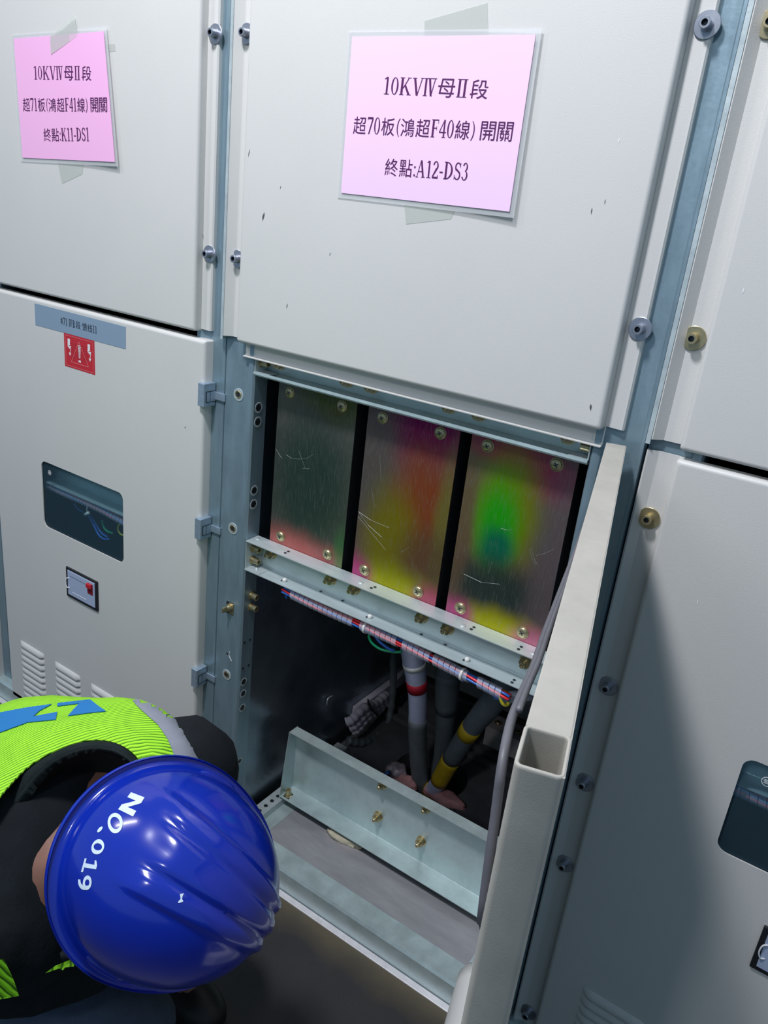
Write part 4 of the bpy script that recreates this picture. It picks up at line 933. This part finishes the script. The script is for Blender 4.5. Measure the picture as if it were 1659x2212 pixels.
cable('dark cable slanting left with wide yellow tape bands, rightmost of the three', [at(1130, 1400, .38), at(1075, 1500, .38), at(1020, 1570, .40), at(975, 1640, .42), at(940, 1700, .44), at(905, 1735, .46)],
      [0.032, 0.029, 0.0235, 0.022, 0.0205, 0.019], [('dark_sleeve', 'cable_dark', 0.0, 0.60, 0.0012), ('yellow_tape_band', 'tape_yellow', 0.42, 0.46, 0.002), ('yellow_tape_band', 'tape_yellow', 0.60, 0.74, 0.0018), ('yellow_tape_band', 'tape_yellow', 0.83, 0.87, 0.002)], 'cable_grey')
# coiled grey sleeves tied on the left wall
t = thing('cable_coil', 'loop of grey ribbed sleeving tied against the left inner wall', 'cable coil', tuple(atX(775, 1600, 0.11)))
def ribbed(pts, r, n=60):
    sp_ = spline(pts, 10); m_ = len(sp_); bm = NB(); tube(bm, sp_, [r * (1 + (0.14 if i % 4 < 2 else -0.06)) for i in range(m_)], 12); return bm
for i, off in enumerate((0.0, 0.022, 0.040)):
    bm = ribbed([atX(748 + off * 300, 1560 + off * 500, .10), atX(760 + off * 300, 1555 + off * 500, .11), atX(785 + off * 200, 1530 + off * 500, .11), atX(812 + off * 120, 1520 + off * 380, .10), atX(835, 1500 + off * 300, .09)], 0.0115)
    obj('grey_sleeve', bm, 'conduit', t, True)
bm = ribbed([atX(752, 1600, .11), atX(785, 1604, .13), atX(815, 1590, .13), atX(838, 1560, .12), atX(848, 1500, .11), atX(850, 1420, .10), atX(852, 1360, .10)], 0.010); obj('dark_sleeve', bm, 'cable_dark', t, True)
bm = NB(); tube(bm, spline([atX(795, 1512, .09), atX(800, 1528, .13), atX(818, 1548, .12)], 5), 0.003, 6); obj('cable_tie', bm, 'black', t, True)
# clay, foil and foam round the opening
t = thing('sealing_clay', 'pinkish sealing clay and crumpled wrap at the rim of the floor opening', 'sealing clay', (ring_c.x - 0.09, ring_c.y - 0.04, 0.06))
def lump(bm, c, sx, sy, sz, mi=0, seed=0):
    random.seed(seed); r = bmesh.ops.create_icosphere(bm, subdivisions=3, radius=1.0)
    for v in r['verts']:
        k = 1 + 0.16 * math.sin(5 * v.co.x + seed) * math.cos(4 * v.co.y) + 0.10 * math.sin(9 * v.co.z + 3 * v.co.x) + random.uniform(-.05, .05); v.co = Vector((c[0] + v.co.x * sx * k, c[1] + v.co.y * sy * k, c[2] + v.co.z * sz * k))
bm = NB(); p = atZ(872, 1690, 0.062); lump(bm, p, 0.035, 0.03, 0.014, 0, 3); obj('clay_lump', bm, 'copper', t, True)
bm = NB(); p = atZ(958, 1722, 0.062); lump(bm, p, 0.06, 0.028, 0.014, 0, 4); obj('clay_lump', bm, 'copper', t, True)
bm = NB(); p = atZ(856, 1663, 0.075); lump(bm, p, 0.028, 0.025, 0.018, 0, 9); obj('crumpled_wrap', bm, 'foil', t, True)
bm = NB(); tube(bm, [atZ(832, 1672, .09), atZ(842, 1667, .09)], 0.004, 8); obj('blue_wire_end', bm, 'wire_blue', t, True)
bm = NB(); random.seed(5)
fp = [(705, 1788), (712, 1800), (722, 1808), (735, 1813), (750, 1818), (764, 1822), (779, 1830), (786, 1822), (760, 1800), (730, 1785)]
p0 = [atZ(x, y, 0.066) for x, y in fp]
top = [bm.verts.new(p + Vector((random.uniform(-.003, .003), random.uniform(-.003, .003), 0.002))) for p in p0]; bot = [bm.verts.new(Vector((p.x, p.y, 0.0545))) for p in p0]
bm.faces.new(top); bm.faces.new(bot[::-1])
for i in range(len(top)): bm.faces.new((top[i], bot[i], bot[(i + 1) % len(bot)], top[(i + 1) % len(top)]))
bmesh.ops.bevel(bm, geom=list(bm.edges), offset=0.003, segments=2, affect='EDGES')
tag(obj('foam_piece', bm, 'foam', None, True), 'torn cream foam piece lying on the tray under the lower bracket', 'foam')

# ------------------------------------------------------------------ the crouching worker
per = thing('person', 'crouching person in blue hard hat and yellow vest, head bent towards the open cabinet', 'person', (0.2, -0.55, 0.0))
HC = atD(424, 1919, 0.91)                     # helmet centre
toc = (CAM - HC).normalized()
right = Vector(RR[0]); down = Vector(RR[1])
ang = math.radians(31); tv = right * math.cos(ang) + down * math.sin(ang); tv = (tv - toc * tv.dot(toc)).normalized()
TILT = math.radians(33)
hz = (toc * math.cos(TILT) + tv * math.sin(TILT)).normalized()      # crown axis
hx = (tv * math.cos(TILT) - toc * math.sin(TILT)).normalized()      # towards the peak
hy = hz.cross(hx)
HM = Matrix((hx, hy, hz)).transposed().to_4x4()
HO = HC - hz * 0.058 - hx * 0.008
HM.translation = HO
# helmet shell
def dome_r(th, ph):
    a, b_, c_ = 0.1335, 0.1165, 0.142
    x = math.cos(th) * math.cos(ph); y = math.sin(th) * math.cos(ph); z = math.sin(ph)
    k = 1 / math.sqrt((x / a) ** 2 + (y / b_) ** 2 + (z / c_) ** 2)
    X_, Y_, Z_ = x * k, y * k, z * k
    # three crown ribs running front to back, drawn together at the front
    sm = lambda t: max(0.0, min(1.0, t)) ** 2 * (3 - 2 * max(0.0, min(1.0, t)))
    f = max(0, min(1, (X_ + 0.09) / 0.18)); d = abs(Y_ - (0.0165 - 0.0115 * f)); v_ = 0.0235 - 0.011 * f; o_ = 0.050 - 0.020 * f
    h = sm((o_ + 0.005 - d) / 0.010) - 0.95 * math.exp(-((d - v_) / 0.0052) ** 2)
    amt = sm((X_ + 0.098 + 0.25 * d) / 0.03) * sm((ph - 0.10) / 0.30)
    return Vector((X_, Y_, Z_)) * (1 + 0.0052 * amt * h / max(k, .05))
bm = NB(); NT, NP = 160, 60; rows = []
for j in range(NP + 1):
    ph = PI / 2 * j / NP
    if j == NP: rows.append([bm.verts.new(dome_r(0, PI / 2))])
    else: rows.append([bm.verts.new(dome_r(2 * PI * i / NT, ph)) for i in range(NT)])
for a, b_ in zip(rows, rows[1:]):
    for i in range(NT):
        k = (i + 1) % NT
        if len(b_) == 1: bm.faces.new((a[i], a[k], b_[0]))
        else: bm.faces.new((a[i], a[k], b_[k], b_[i]))
# brim: outward gutter, longer at the peak
br1 = []
def brimpt(i, off, z):
    th = 2 * PI * i / NT; c_ = math.cos(th); pk = 0.030 * max(0, c_) ** 3
    p = dome_r(th, 0); d = Vector((math.cos(th), math.sin(th), 0)); return p + d * (off * 0.013 + off * pk) + Vector((0, 0, z - 0.012 * max(0, c_) ** 3 * off))
prof = [(0.0, 0.0), (0.15, -0.006), (0.5, -0.009), (0.85, -0.009), (1.0, -0.006), (1.08, -0.009), (1.0, -0.014), (0.5, -0.013), (0.0, -0.012), (-0.25, -0.008)]
pv = rows[0]
for off, z in prof[1:]:
    cur = [bm.verts.new(brimpt(i, off, z)) for i in range(NT)]
    for i in range(NT): bm.faces.new((pv[i], cur[i], cur[(i + 1) % NT], pv[(i + 1) % NT]))
    pv = cur
for side in (1, -1):   # moulded bars over the ear slots
    tube(bm, [dome_r(side * (PI / 2 + 0.34 - 0.5 * i / 8), 0.055) for i in range(9)], [0.002, 0.0042, 0.005, 0.005, 0.005, 0.005, 0.005, 0.0042, 0.002], 10)
bmesh.ops.transform(bm, matrix=HM, verts=bm.verts)
bmesh.ops.recalc_face_normals(bm, faces=bm.faces)
hbvh = BVHTree.FromBMesh(bm)
hel = obj('hard_hat', bm, 'helmet', per, True, flat_angle=0.9, label='glossy blue hard hat numbered NO.019')
def drape(name, polys, bvh, off, m, parent, step=None, thick=0.0):
    """lay image-measured outlines on a real surface and give them their own thickness"""
    bm = NB()
    for poly in polys:
        pts = [Vector(p) for p in poly]
        if step:
            dense = []
            for i in range(len(pts)):
                a, b_ = pts[i], pts[(i + 1) % len(pts)]; k = max(1, int((b_ - a).length / step))
                dense += [a.lerp(b_, q / k) for q in range(k)]
            ne = len(dense); ins = []
            xs = [p.x for p in dense]; ys = [p.y for p in dense]
            x = min(xs) + step / 2
            while x < max(xs):
                y = min(ys) + step / 2
                while y < max(ys): ins.append(Vector((x, y))); y += step
                x += step
            def inside(p):
                c = False
                for i in range(ne):
                    a = dense[i]; b_ = dense[(i + 1) % ne]
                    if (a.y > p.y) != (b_.y > p.y) and p.x < (b_.x - a.x) * (p.y - a.y) / (b_.y - a.y) + a.x: c = not c
                return c
            ins = [p for p in ins if inside(p) and min((p - q).length for q in dense) > step * .4]
            V, E_, F, _, _, _ = delaunay_2d_cdt(dense + ins, [(i, (i + 1) % ne) for i in range(ne)], [], 1, 1e-5)
        else: V = pts; F = [list(range(len(pts)))]
        hit = []
        for p in V:
            r = ray(p.x, p.y).normalized(); h = bvh.ray_cast(CAM, r)
            hit.append((h[0] + (h[1] if h[1].dot(r) < 0 else -h[1]) * off) if h[0] is not None else None)
        bv = {}
        for f in F:
            if all(hit[i] is not None for i in f):
                q = [hit[i] for i in f]
                if max((a - b_).length for a in q for b_ in q) > 0.08 and step: continue
                for i in f:
                    if i not in bv: bv[i] = bm.verts.new(hit[i])
                try: bm.faces.new([bv[i] for i in f])
                except ValueError: pass
    if thick and bm.faces:
        bmesh.ops.recalc_face_normals(bm, faces=bm.faces)
        bmesh.ops.solidify(bm, geom=list(bm.faces), thickness=thick)
    return obj(name, bm, m, parent, True, flat_angle=0.7)
# helmet number: heavy sans glyphs laid around the back of the shell
def sans(ch):
    P_ = []
    def ring(cx, cy, rx, ry, t, a0=0, a1=2 * PI, n=28):
        for i in range(n):
            a = a0 + (a1 - a0) * i / n; b_ = a0 + (a1 - a0) * (i + 1) / n
            P_.append([(cx + rx * math.cos(a), cy + ry * math.sin(a)), (cx + rx * math.cos(b_), cy + ry * math.sin(b_)), (cx + (rx - t) * math.cos(b_), cy + (ry - t) * math.sin(b_)), (cx + (rx - t) * math.cos(a), cy + (ry - t) * math.sin(a))])
    if ch == 'N':
        for x in (0.02, 0.54): 
            for k in range(5): P_.append([(x, k / 5), (x + .21, k / 5), (x + .21, (k + 1) / 5), (x, (k + 1) / 5)])
        for k in range(6): P_.append([(0.04 + .5 * k / 6, 1 - k / 6), (0.24 + .5 * k / 6, 1 - k / 6), (0.24 + .5 * (k + 1) / 6, 1 - (k + 1) / 6), (0.04 + .5 * (k + 1) / 6, 1 - (k + 1) / 6)])
        return P_, 0.82
    if ch == 'O': ring(0.42, 0.5, 0.40, 0.51, 0.17); return P_, 0.88
    if ch == '.': ring(0.13, 0.14, 0.17, 0.14, 0.13); P_.append([(0.0, .06), (.26, .06), (.26, .22), (0.0, .22)]); return P_, 0.28
    if ch == '0': ring(0.33, 0.5, 0.30, 0.5, 0.16); return P_, 0.70
    if ch == '1':
        for k in range(5): P_.append([(0.28, k / 5), (0.46, k / 5), (0.46, (k + 1) / 5), (0.28, (k + 1) / 5)])
        P_.append([(0.08, 0), (0.66, 0), (0.66, 0.14), (0.08, 0.14)]); P_.append([(0.28, 1), (0.08, 0.86), (0.08, 0.74), (0.28, 0.80)]); return P_, 0.72
    if ch == '9': ring(0.33, 0.68, 0.30, 0.32, 0.16); ring(0.23, 0.55, 0.40, 0.55, 0.17, -0.52 * PI, 0.15 * PI, 16); return P_, 0.70
arc = [(305, 1722), (262, 1752), (228, 1786), (206, 1830), (190, 1872), (177, 1905), (166, 1942)]  # baseline through the feet of the letters
arc_t = [(250, 1700), (222, 1735)]
letters = [('N', (310, 1748), (276, 1700), (283, 1752), (246, 1716)), ]
bm_polys = []
def letter(ch, bl_, br__, tl_, tr_):
    """corner pixels of the letter box: foot start, foot end, head start, head end"""
    P_, adv = sans(ch); B0, B1, T0, T1 = map(Vector, (bl_, br__, tl_, tr_))
    for p in P_:
        q = []
        for a, b_ in p: q.append(tuple(B0.lerp(B1, a / adv).lerp(T0.lerp(T1, a / adv), b_)))
        bm_polys.append(q)
letter('N', (284, 1711), (253, 1752), (313, 1722), (285, 1768))
letter('O', (245, 1748), (226, 1786), (272, 1770), (252, 1812))
letter('.', (217, 1786), (209, 1796), (240, 1795), (232, 1806))
letter('0', (206, 1808), (192, 1846), (230, 1816), (219, 1852))
letter('1', (185, 1850), (175, 1886), (214, 1856), (205, 1890))
letter('9', (171, 1888), (167, 1926), (200, 1890), (197, 1926))
drape('printed_number', bm_polys, hbvh, 0.0005, 'helmet_print', hel)
drape('paint_nick', [[(388, 1932), (397, 1930), (394, 1936), (393, 1942), (396, 1947), (388, 1950), (384, 1950), (386, 1946), (390, 1942), (389, 1936)]], hbvh, 0.0005, 'helmet_print', hel)

# body: one continuous skinned surface
def skinned(name, nodes, edges, m, parent, sub=2, label=None):
    me = bpy.data.meshes.new(name); me.from_pydata([n[0] for n in nodes], edges, [])
    o = bpy.data.objects.new(name, me); COL.objects.link(o)
    md = o.modifiers.new('s', 'SKIN'); md.use_smooth_shade = True
    me.skin_vertices.new() if not me.skin_vertices else None
    for i, n in enumerate(nodes):
        sv = me.skin_vertices[0].data[i]; r = n[1]; sv.radius = r if isinstance(r, tuple) else (r, r); sv.use_root = (i == 0)
    o.modifiers.new('b', 'SUBSURF').levels = sub; o.modifiers['b'].render_levels = sub
    dg = bpy.context.evaluated_depsgraph_get(); dg.update()
    ev = bpy.data.meshes.new_from_object(o.evaluated_get(dg)); bpy.data.objects.remove(o)
    bm = NB(); bm.from_mesh(ev); bpy.data.meshes.remove(ev)
    return bm
S1 = atD(400, 1635, 1.10); S2 = atD(-150, 2070, 0.97)
NKB = (S1 + S2) / 2 + Vector((0.0, 0.0, 0.0))
HEAD = HO + hz * 0.03
spine_d = Vector((-0.87, 0.03, -0.46)).normalized()
PEL = NKB + spine_d * 0.50; CH = NKB + spine_d * 0.16 + Vector((0, 0, -0.01))
BEL = NKB + spine_d * 0.34
H1 = PEL + Vector((0.02, 0.11, -0.02)); H2 = PEL + Vector((0.02, -0.11, -0.02))
K1 = Vector((0.30, -0.36, 0.37)); K2 = Vector((0.37, -0.53, 0.21))
A1 = Vector((0.18, -0.32, 0.085)); A2 = Vector((0.02, -0.62, 0.085))
E1 = atD(400, 1800, 1.16); W1 = atD(440, 1905, 1.22)
E2 = atD(120, 2080, 1.10); W2 = atD(330, 1990, 1.20)
nodes = [(PEL, 0.13), (BEL, 0.13), (CH, 0.14), (NKB, 0.10), (NKB.lerp(HEAD, 0.45), 0.055), (HEAD, (0.085, 0.075)), (HEAD + hz * 0.055, (0.08, 0.07)), (HEAD + hx * 0.055 - hz * 0.05, 0.055),
         (S1, 0.065), (E1, 0.042), (W1, 0.028), (S2, 0.065), (E2, 0.042), (W2, 0.028),
         (H1, 0.09), (K1, 0.06), (A1, 0.04), (A1 + Vector((0.15, 0, -0.04)), 0.03), (H2, 0.09), (K2, 0.06), (A2, 0.04), (A2 + Vector((0.15, 0.0, -0.04)), 0.03)]
edges = [(0, 1), (1, 2), (2, 3), (3, 4), (4, 5), (5, 6), (5, 7), (3, 8), (8, 9), (9, 10), (3, 11), (11, 12), (12, 13), (0, 14), (14, 15), (15, 16), (16, 17), (0, 18), (18, 19), (19, 20), (20, 21)]
def hand(base, fwd, side, curl):
    """palm and five separate bent fingers added to the skeleton"""
    fwd = fwd.normalized(); side = (side - fwd * side.dot(fwd)).normalized(); dn = fwd.cross(side)
    wi = len(nodes) - 1 if base is None else base
    nodes.append((Vector(nodes[wi][0]) + fwd * 0.045, (0.034, 0.016))); pi = len(nodes) - 1; edges.append((wi, pi))
    for i, (o_, ln) in enumerate(((-0.027, .066), (-0.009, .076), (0.009, .072), (0.026, .056))):
        p = Vector(nodes[pi][0]) + fwd * 0.038 + side * o_; nodes.append((p, 0.0095)); a = len(nodes) - 1; edges.append((pi, a))
        q = p + (fwd * 0.8 + dn * curl * .5) * ln * .5; nodes.append((q, 0.0085)); b_ = len(nodes) - 1; edges.append((a, b_))
        q = q + (fwd * 0.35 + dn * curl) * ln * .45; nodes.append((q, 0.0075)); c_ = len(nodes) - 1; edges.append((b_, c_))
    p = Vector(nodes[pi][0]) - side * 0.034; nodes.append((p, 0.011)); a = len(nodes) - 1; edges.append((pi, a))
    nodes.append((p + fwd * 0.03 - side * 0.014 + dn * curl * .012, 0.009)); edges.append((a, len(nodes) - 1))
    nodes.append((p + fwd * 0.055 - side * 0.010 + dn * curl * .022, 0.008)); edges.append((len(nodes) - 2, len(nodes) - 1))
hand(10, Vector((0.3, 0.3, -0.9)), Vector((0, 1, 0.2)), 0.8); hand(13, Vector((0.5, 0.5, -0.7)), Vector((0.5, -0.6, 0)), 0.8)
bm = skinned('body', nodes, edges, 'skin', per)
# nose, ears and lips grow out of the head surface
def blob(bm, c, r, sx, sy, sz, R3):
    q = bmesh.ops.create_icosphere(bm, subdivisions=2, radius=r)
    for v in q['verts']: v.co = Vector(c) + R3 @ Vector((v.co.x * sx, v.co.y * sy, v.co.z * sz))
R3 = HM.to_3x3()
blob(bm, HEAD + hx * 0.098 - hz * 0.045, 0.014, 1.2, .8, 1.5, R3)
for s in (1, -1): blob(bm, HEAD + hy * 0.083 * s - hz * 0.035, 0.022, .8, .35, 1.2, R3); blob(bm, HEAD + hx * 0.082 + hy * 0.03 * s - hz * 0.02, 0.011, .6, 1.1, .7, R3)
blob(bm, HEAD + hx * 0.092 - hz * 0.078, 0.014, .6, 1.4, .45, R3)
obj('body', bm, 'skin', per, True)
# torso with vest: a loft around the spine
across = (S1 - S2); half = across.length / 2; ax = across.normalized()
def torso_ring(s, grow=0.0, e=-0.30):
    """s: 0 at shoulders .. 1 at hips"""
    c = NKB + spine_d * (0.50 * s) + Vector((0, 0, 0.015)) - spine_d * 0.0
    a_ = ax - spine_d * ax.dot(spine_d); a_.normalize(); n_ = spine_d.cross(a_).normalized()
    if n_.z < 0: n_ = -n_
    W_ = (half * (1.02 + 0.10 * math.sin(PI * min(1, s * 1.3 + .12))) - 0.03 * s) ; T_ = 0.115 + 0.025 * math.sin(PI * min(1, s + .15))
    if s < 0.0: k = max(0.0, 1 - (s / e) ** 2) ** .5; W_ *= (0.55 + .45 * k); T_ *= k
    out = []
    for i in range(48):
        th = 2 * PI * i / 48; cx = math.cos(th); sy = math.sin(th)
        cx = math.copysign(abs(cx) ** 0.85, cx); sy = math.copysign(abs(sy) ** 0.85, sy)
        fold = 0.003 * math.sin(5 * th + 9 * s) + 0.002 * math.sin(11 * th - 14 * s)
        out.append(c + a_ * cx * (W_ + grow + fold) + n_ * sy * (T_ + grow + fold))
    return out
def loft(bm, rings, cap0=True, cap1=True):
    V = [[bm.verts.new(p) for p in r] for r in rings]; n = len(V[0])
    for a, b_ in zip(V, V[1:]):
        for i in range(n): bm.faces.new((a[i], a[(i + 1) % n], b_[(i + 1) % n], b_[i]))
    if cap0: bm.faces.new(V[0])
    if cap1: bm.faces.new(V[-1][::-1])
ss = [-0.295, -0.285, -0.26, -0.22, -0.17, -0.11, -0.05] + [i / 14 for i in range(0, 15)]
bm = NB(); loft(bm, [torso_ring(s, 0, -0.12) for s in [-.118, -.11, -.09, -.06, -.03] + ss[7:]]); 
# sleeves of the jacket
tube(bm, spline([S1 - ax * 0.05, S1 + ax * 0.0 + Vector((0.01, 0, -0.01)), E1, W1], 6), [0.070] * 4 + [0.066] * 4 + [0.060] * 4 + [0.055] * 3 + [0.05] * 4, 20)
tube(bm, spline([S2 + ax * 0.05, S2, E2, W2], 6), [0.070] * 4 + [0.066] * 4 + [0.060] * 4 + [0.055] * 3 + [0.05] * 4, 20)
obj('jacket', bm, 'jacket', per, True)
bm = NB(); loft(bm, [torso_ring(s, 0.010) for s in ss], False, False); bmesh.ops.recalc_face_normals(bm, faces=bm.faces)
bmesh.ops.subdivide_edges(bm, edges=bm.edges, cuts=5, use_grid_fill=True, smooth=0.0)
NECK = [(-400, 1700), (-60, 1800), (0, 1722), (28, 1690), (55, 1662), (90, 1638), (125, 1620), (160, 1606), (200, 1600), (230, 1601), (262, 1609), (283, 1622), (300, 1640), (340, 1760), (452, 1680), (446, 1640), (437, 1610), (424, 1580), (412, 1550), (401, 1524), (390, 1500), (380, 1400), (900, 1400), (900, 2400), (-400, 2400)]
def inpoly(p, poly):
    c = False
    for i in range(len(poly)):
        a = poly[i]; b_ = poly[(i + 1) % len(poly)]
        if (a[1] > p[1]) != (b_[1] > p[1]) and p[0] < (b_[0] - a[0]) * (p[1] - a[1]) / (b_[1] - a[1]) + a[0]: c = not c
    return c
dele = [f for f in bm.faces if (f.normal.dot(CAM - f.calc_center_median()) > -0.2 or proj(f.calc_center_median())[1] > 1700) and inpoly(proj(f.calc_center_median()), NECK)]
bmesh.ops.delete(bm, geom=dele, context='FACES')
for _ in range(14):
    nb = {v: [e.other_vert(v) for e in v.link_edges if e.is_boundary] for v in bm.verts if any(e.is_boundary for e in v.link_edges)}
    new = {v: (v.co + sum((q.co for q in l), Vector()) / len(l)) / 2 for v, l in nb.items() if len(l) == 2}
    for v, c in new.items(): v.co = c
bmesh.ops.solidify(bm, geom=list(bm.faces), thickness=-0.002)
bmesh.ops.recalc_face_normals(bm, faces=bm.faces)
vb = BVHTree.FromBMesh(bm)
vst = obj('safety_vest', bm, 'vest', per, True, flat_angle=0.8)
vst['label'] = 'fluorescent yellow-green mesh vest'
drape('reflective_stripe', [[(282, 1509), (354, 1509), (372, 1535), (388, 1560), (404, 1585), (418, 1612), (430, 1648), (376, 1640), (372, 1622), (360, 1595), (340, 1566), (316, 1545), (298, 1528)]], vb, 0.0018, 'reflect', vst, 8, 0.001)
drape('blue_print', [[(-60, 1556), (0, 1541), (60, 1530), (112, 1523), (86, 1537), (72, 1550), (124, 1540), (121, 1556), (60, 1562), (0, 1584), (-60, 1606)], [(124, 1521), (195, 1513), (214, 1528), (229, 1538), (190, 1542), (147, 1548), (172, 1521), (124, 1527)]], vb, 0.0018, 'vestblue', vst, 8, 0.001)
# standing collar round the neck: outer foot, rolled rim and dark inside
CO = [(300, 1640), (262, 1609), (230, 1601), (200, 1600), (160, 1606), (125, 1620), (90, 1638), (55, 1662), (28, 1690), (0, 1722), (-40, 1790), (-70, 1880), (-60, 1990), (0, 2070), (100, 2090), (220, 2060), (330, 1960), (380, 1840), (360, 1710)]
CI = [(285, 1660), (255, 1636), (228, 1627), (205, 1625), (175, 1630), (148, 1640), (122, 1655), (98, 1680), (75, 1710), (52, 1745), (22, 1800), (0, 1870), (5, 1960), (50, 2020), (120, 2035), (210, 2010), (290, 1930), (330, 1830), (322, 1730)]
ro, rr_, ri, rd = [], [], [], []
cc = Vector((160, 1830))
for (ox, oy), (ix, iy) in zip(CO, CI):
    m_ = (Vector((ox, oy)) * .45 + Vector((ix, iy)) * .55); q = Vector((ix, iy)).lerp(cc, .10); q2 = Vector((ix, iy)).lerp(cc, .35)
    ro.append(atD(ox, oy, 1.02)); rr_.append(atD(ox * .8 + m_.x * .2, oy * .8 + m_.y * .2, 0.966)); ri.append(atD(m_.x, m_.y, 0.957)); rd.append((atD(ix, iy, 0.966), atD(q.x, q.y, 1.0), atD(q2.x, q2.y, 1.06)))
def smoothloop(l):
    P_ = l + l[:3]; out = []
    L_ = [l[-1]] + l + l[:2]
    for k in range(1, len(l) + 1):
        p0, p1, p2, p3 = L_[k - 1:k + 3]
        for t_ in (0, .25, .5, .75): out.append(0.5 * ((2 * p1) + (p2 - p0) * t_ + (2 * p0 - 5 * p1 + 4 * p2 - p3) * t_ * t_ + (3 * p1 - p0 - 3 * p2 + p3) * t_ ** 3))
    return out
A_, B_, C_, D1 = smoothloop(ro), smoothloop(rr_), smoothloop(ri), smoothloop([r[0] for r in rd])
E1_, F1_ = smoothloop([r[1] for r in rd]), smoothloop([r[2] for r in rd])
bm = NB(); loft(bm, [A_, B_, C_, D1], False, False); bmesh.ops.solidify(bm, geom=list(bm.faces), thickness=0.003); obj('collar', bm, ['collar'], per, True)
bm = NB(); loft(bm, [D1, E1_, F1_], False, True); obj('collar_lining', bm, 'jacket', per, True)
# loose green hem and print below
vb2 = NB(); 
bm = NB(); P4 = [atD(-60, 2080, .86), atD(8, 2072, .86), atD(28, 2112, .87), atD(41, 2151, .88), atD(0, 2159, .88), atD(-60, 2165, .88)]
f = bm.faces.new([bm.verts.new(p) for p in P4]); bmesh.ops.solidify(bm, geom=[f], thickness=0.003); obj('vest_front_hem', bm, 'vest', per)
bm = NB(); P4 = [atD(98, 2102, .93), atD(120, 2086, .93), (atD(160, 2070, .93)), atD(160, 2088, .93), atD(140, 2090, .93), atD(136, 2096, .93), atD(128, 2092, .93)]
f = bm.faces.new([bm.verts.new(p) for p in P4]); bmesh.ops.solidify(bm, geom=[f], thickness=0.002); obj('vest_edge_scrap', bm, 'vest', per)
# trousers and boots
bm = NB()
tube(bm, spline([PEL + Vector((0, 0.07, 0)), H1.lerp(K1, .5), K1, K1.lerp(A1, .5), A1], 6), [.13] * 5 + [.105] * 5 + [.09] * 5 + [.075] * 5 + [.068] * 5, 22)
tube(bm, spline([PEL + Vector((0, -0.07, 0)), H2.lerp(K2, .5), K2, K2.lerp(A2, .5), A2], 6), [.13] * 5 + [.105] * 5 + [.09] * 5 + [.075] * 5 + [.068] * 5, 22)
q = bmesh.ops.create_icosphere(bm, subdivisions=3, radius=1)
for v in q['verts']: v.co = PEL + Vector((0.0, 0, -0.01)) + Vector((v.co.x * .17, v.co.y * .215, v.co.z * .16))
obj('jeans', bm, 'jeans', per, True)
for A_ in (A1, A2):
    bm = NB(); tube(bm, [A_ + Vector((0, 0, 0.05)), A_ + Vector((0.0, 0, 0.0)), A_ + Vector((0.01, 0, -.03))], [.056, .055, .05], 20)
    tube(bm, spline([A_ + Vector((-0.05, 0, -.045)), A_ + Vector((0.04, 0, -.04)), A_ + Vector((0.14, 0, -.052)), A_ + Vector((0.20, 0, -.055))], 5), [.032] * 3 + [.045] * 5 + [.042] * 4 + [.038, .034, .028, .015], 18)
    for v in bm.verts: v.co.z = max(v.co.z, 0.001)
    obj('work_boot', bm, 'boot', per, True)
# hair at the nape
bm = NB(); q = bmesh.ops.create_icosphere(bm, subdivisions=3, radius=1)
for v in q['verts']: v.co = HEAD + R3 @ Vector((v.co.x * .095 - .004, v.co.y * .082, v.co.z * .075 + .012))
obj('hair', bm, 'hair', per, True)
